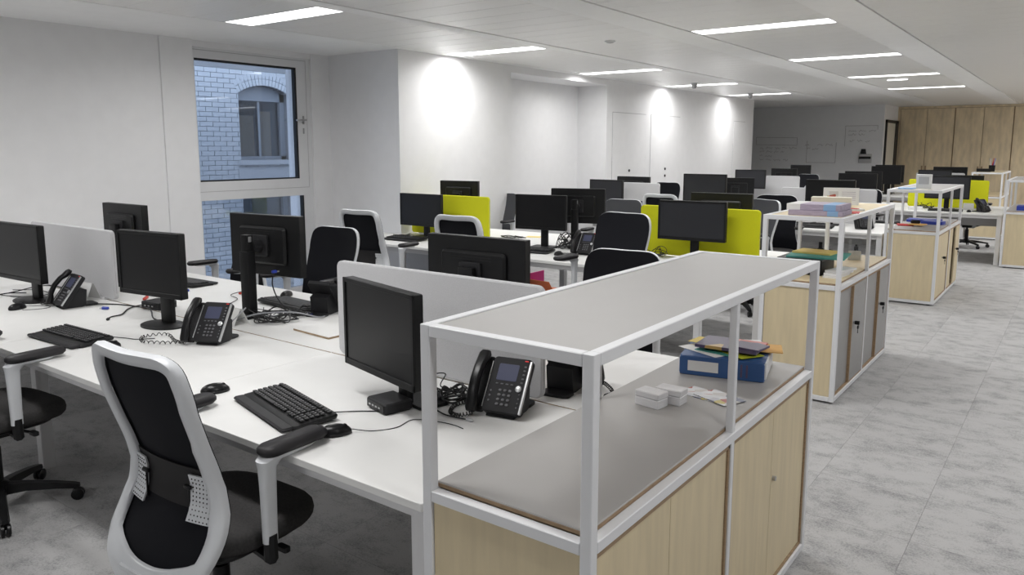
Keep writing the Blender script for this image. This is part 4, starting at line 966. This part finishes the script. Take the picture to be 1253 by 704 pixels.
tangle('tangle of black cables between the foreground monitor and its phone', -1.84, 2.11, .09, .09, .045, 6, 3)
tangle('small tangle of leads between the side-on phone and leftmost monitor', -4.93, 2.0, .09, .06, .025, 5, 4)
tangle('heap of black cables at the foot of the pole between yellow dividers', -3.80, 6.05, .15, .13, .14, 13, 5)
tangle('black cables hanging behind the lit-display phone', -2.93, 6.02, .12, .05, .09, 6, 6)
tangle('loose cables on the bench seen through the magazine unit', -2.75, 9.75, .30, .12, .03, 7, 8)
tangle('thin cables on the desk left of the column divider', -5.75, 5.85, .14, .1, .02, 4, 9)
tangle('thin cables behind the yellow divider edge, by the flat card', -4.75, 6.42, .18, .08, .015, 3, 10)
tangle('black cables before the far yellow divider', -2.0, 13.4, .22, .1, .08, 5, 12)
t = thing('orange_box', 'open orange cardboard box on the far side of the nearest bench', 'box', (-1.99, 2.98, DZ), -6)
obj('carton', MB().slab(.16, .12, 0, .27, r=.003), 'orange_box', t); obj('flap', MB().box(-.08, .08, -.0005, .0015, 0, .07, M=T(0, -.06, .27) @ RX(35)), 'orange_box', t, smooth=0)
slabthing('magenta_folder', 'thin magenta folder standing against the orange box', 'folder', .006, .20, .34, 'magenta', (-2.09, 2.98, DZ), 0, r=.001, ch=.0005)
slabthing('yellow_card', 'flat yellow card on the bench behind the column divider', 'card', .16, .11, .004, 'yellow_paper', (-4.62, 6.62, DZ), 20)
slabthing('note_block', 'yellow note block behind the phone by the dark mesh chair', 'notes', .09, .07, .05, 'yellow_paper', (-3.36, 5.93, DZ), 20)
slabthing('white_box', 'low white box in front of the second yellow divider', 'box', .20, .10, .05, 'paper_white', (-2.30, 6.02, DZ), 0)

# ------------------------------------------------------------------ things on the nearest storage unit shelf
SZ = 0.799
b = thing('ring_binder', 'thick blue ring binder with a white spine label on the grey shelf', 'binder', (-1.085, 2.895, SZ), 12.9)
obj('cover', MB().slab(.315, .285, 0, .004, r=.006, ch=.001), 'binder_blue', b); obj('cover', MB().slab(.315, .285, .071, .075, r=.006, ch=.001), 'binder_blue', b)
sp = obj('spine', MB().slab(.315, .075, -.006, .006, r=.012, ch=.003, M=T(0, -.1425, .0375) @ RX(90)), 'binder_blue', b)
obj('spine_label', MB().box(-.125, -.01, -.1495, -.1483, .018, .058), 'paper_white', sp, smooth=0)
for x in (.075, .095): obj('finger_groove', MB().slab(.007, .05, 0, .002, r=.0034, ch=.0005, M=T(x, -.1488, .0375) @ RX(90)), 'purple_cover', sp)
obj('page_block', MB().slab(.300, .262, .0045, .0705, r=.004, ch=.002, M=T(.012, .008, 0)), 'paper_white', b)
for k in range(6): obj('page_divider', MB().box(-.14, .1625, -.12, .140, .012 + k * .010, .0126 + k * .010), 'card_plastic', b, smooth=0)
zz = SZ + .0755
def sheet(name, label, cat, w, d, h, m, x, y, rz, z): return slabthing(name, label, cat, w, d, h, m, (x, y, z), rz, r=.001, ch=.0003)
sheet('paper_sheet', 'loose white sheet lying across the blue binder', 'paper', .20, .15, .002, 'paper_white', -1.14, 2.86, -22, zz)
sheet('paper_sheet', 'teal leaflet under the purple magazine', 'paper', .16, .10, .002, 'teal_paper', -1.10, 2.85, -8, zz + .0025)
sheet('paper_sheet', 'lime green leaflet sticking out from under the purple magazine', 'paper', .15, .11, .002, 'lime_paper', -1.02, 2.86, -30, zz + .005)
sheet('envelope', 'orange envelope with a dark corner on the binder', 'envelope', .19, .13, .003, 'orange_paper', -.99, 2.965, 20, zz + .0075)
sheet('paper_sheet', 'white sheet at the back of the binder pile', 'paper', .17, .12, .002, 'paper_white', -1.06, 2.985, 30, zz + .011)
sheet('paper_sheet', 'yellow sheet poking out left of the purple magazine', 'paper', .14, .10, .002, 'yellow_paper', -1.17, 2.925, -5, zz + .0135)
m = sheet('magazine', 'purple magazine with a red and yellow cover on the binder pile', 'magazine', .24, .17, .012, 'magazine_print', -1.07, 2.90, 4, zz + .016)
sheet('magazine', 'smaller purple booklet overlapping the purple magazine', 'magazine', .12, .10, .008, 'purple_cover', -.99, 2.875, -6, zz + .0285)
for k, (x, y, rz, lb) in enumerate(((-1.125, 2.315, -8, 'clear plastic box of white business cards, closest to the unit end'), (-1.085, 2.385, 0, 'clear plastic box of white business cards beside the flyers'))):
    t = thing('card_box', lb, 'card box', (x, y, SZ), rz)
    obj('cards', MB().slab(.086, .054, .002, .046, r=.002, ch=.0005), 'card_plastic', t, smooth=0)
    obj('box_base', MB().slab(.094, .062, 0, .030, r=.004), 'card_plastic', t); obj('lid', MB().slab(.096, .064, .031, .052, r=.005, ch=.003), 'card_plastic', t)
sheet('flyer', 'glossy flyer with a busy photo print beside the card boxes', 'flyer', .15, .105, .002, 'flyer_print', -1.03, 2.53, -12, SZ)
sheet('flyer', 'glossy flyer with red and yellow spots overlapping the other flyer', 'flyer', .15, .105, .002, 'flyer_print', -.965, 2.52, -24, SZ + .0025)

# ------------------------------------------------------------------ things on the other units
TZ = 1.2225
t = thing('magazine_stack', 'thick magazine with a lilac spine, lower of the pile on the unit', 'magazine', (-1.42, 5.40, TZ), 2)
obj('pages', MB().slab(.345, .29, 0, .034, r=.004), 'paper_lilac', t); obj('cover_band', MB().slab(.07, .292, -.0005, .0345, r=.004, M=T(.11, 0, 0)), 'blue_light', t)
t = thing('magazine_stack', 'thick magazine with a lilac spine, upper of the pile on the unit', 'magazine', (-1.43, 5.41, TZ + .035), 1)
obj('pages', MB().slab(.34, .29, 0, .040, r=.004), 'paper_lilac', t); obj('cover_band', MB().slab(.08, .292, -.0005, .0405, r=.004, M=T(.10, 0, 0)), 'blue_light', t); obj('white_band', MB().slab(.09, .292, -.0005, .0405, r=.004, M=T(-.13, 0, 0)), 'paper_white', t)
slabthing('cream_box', 'long cream cardboard box behind the lilac magazines', 'box', .28, .11, .075, 'paper_cream', (-1.54, 6.15, TZ), 10)
t = thing('desk_calendar', 'white standing desk calendar with a photo, behind the cream box', 'calendar', (-1.545, 6.45, TZ), 14)
for s in (-1, 1): obj('leaf', MB().box(-.13, .13, -.001, .001, 0, .14, M=T(0, s * .05, 0) @ RX(s * 20)), 'paper_white', t, smooth=0)
obj('photo_print', MB().box(-.10, -.02, -.0022, -.0008, .03, .11, M=T(0, -.05, 0) @ RX(-20)), 'flyer_print', t, smooth=0)
ln = MB()
for k in range(5): ln.box(.005, .105, -.0018, -.0008, .04 + k * .016, .043 + k * .016, M=T(0, -.05, 0) @ RX(-20))
q = obj('print_lines', ln, 'paper_lilac', t, smooth=0); q['kind'] = 'stuff'
sheet('red_booklet', 'small red booklet at the front edge of the birch unit top', 'booklet', .09, .15, .006, 'red_paper', -1.275, 5.66, 10, TZ)
sheet('leaflet', 'red and white leaflet behind the red booklet', 'leaflet', .14, .12, .012, 'paper_white', -1.33, 5.90, 25, TZ)
sheet('leaflet', 'curled red strip leaflet on the birch unit top', 'leaflet', .12, .03, .004, 'red_paper', -1.34, 5.88, -18, TZ + .013)
t = thing('document_box', 'black document box under teal and yellow folders', 'box', (-1.55, 5.60, SZ), 0)
obj('carton', MB().slab(.30, .34, 0, .095, r=.004), 'black_plastic', t); obj('lid', MB().slab(.304, .344, .0955, .108, r=.004), 'black_gloss', t)
for k in range(3): sheet('magazine', ('white magazine fanned out beside the black document box', 'white magazine slanting over the fanned one', 'topmost white magazine beside the black document box')[k], 'magazine', .10, .26, .014, 'paper_white', -1.315 + k * .006, 5.50 + k * .03, -4 - 4 * k, SZ + k * .0145)
sheet('teal_folder', 'teal cardboard folder on the black document box', 'folder', .38, .36, .010, 'teal_paper', -1.48, 5.66, 6, SZ + .1085)
sheet('envelope', 'large yellow envelope on top of the teal folder', 'envelope', .27, .22, .012, 'yellow_paper', -1.52, 5.74, -4, SZ + .119)
t = thing('leaflet_holder', 'clear acrylic leaflet holder on the birch shelf', 'holder', (-1.40, 6.38, SZ), 20)
obj('back_plate', MB().box(-.05, .05, .03, .033, 0, .16), 'clear_acrylic', t, smooth=0); obj('pocket', MB().box(-.05, .05, -.02, -.017, 0, .08).box(-.05, .05, -.02, .033, 0, .003), 'clear_acrylic', t, smooth=0); obj('leaflet', MB().box(-.045, .045, .0, .02, .004, .07), 'paper_cream', t, smooth=0)
t = thing('white_card_box', 'white upright box on the unit with birch doors ajar', 'box', (-1.43, 9.55, TZ), 5)
obj('body', MB().slab(.15, .10, 0, .155, r=.006), 'paper_white', t); obj('window', MB().box(-.05, .05, -.0512, -.0498, .05, .13), 'box_grey', t, smooth=0)
sheet('paper_sheet', 'pale blue sheet beside the white upright box', 'paper', .17, .22, .010, 'blue_light', -1.57, 9.40, 8, TZ)
sheet('paper_sheet', 'pale yellow sheet in front of the white upright box', 'paper', .16, .14, .004, 'paper_cream', -1.40, 9.30, -10, TZ)
sheet('folder', 'dark blue folder on the grey shelf of the ajar unit', 'folder', .36, .24, .03, 'plug_blue', -1.50, 10.25, 4, SZ)
sheet('folder', 'dark blue folder nearer the front of the ajar unit shelf', 'folder', .22, .16, .035, 'plug_blue', -1.37, 9.98, -6, SZ)
sheet('paper_sheet', 'red booklet on the grey shelf of the ajar unit', 'booklet', .16, .14, .015, 'red_paper', -1.60, 9.62, 15, SZ)
sheet('paper_sheet', 'orange booklet overlapping the red one', 'booklet', .15, .14, .012, 'orange_paper', -1.47, 9.60, -12, SZ + .0155)
slabthing('small_case', 'small black case on the booklets of the ajar unit', 'case', .10, .07, .035, 'black_plastic', (-1.50, 9.64, SZ + .028), 10, r=.02, ch=.01)
sheet('folder', 'bright blue folder on the shelf across the aisle', 'folder', .26, .30, .06, 'plug_blue', -.62, 13.05, 0, SZ)
t = thing('pen_pot', 'pot of pens on the unit nearest the birch cupboards', 'pen pot', (-1.45, 17.2, TZ))
obj('pot', MB().cyl(.05, .055, 0, .12, 14), 'black_plastic', t)
for k in range(6): obj('pen', MB().tube([(.02 * math.cos(k), .02 * math.sin(k), .02), (.05 * math.cos(k * 1.3), .04 * math.sin(k), .25)], .006, 6), ('paper_white', 'red_paper', 'plug_blue')[k % 3], t)
slabthing('document_case', 'black case beside the pen pot', 'case', .22, .16, .06, 'black_plastic', (-1.56, 16.95, TZ), 10)
sheet('paper_sheet', 'white papers before the far yellow divider', 'paper', .20, .12, .05, 'paper_white', -2.05, 13.05, 10, DZ)
slabthing('white_holder', 'white card holder under the far yellow divider monitor', 'holder', .14, .04, .10, 'paper_white', (-1.40, 13.52, DZ), 0)
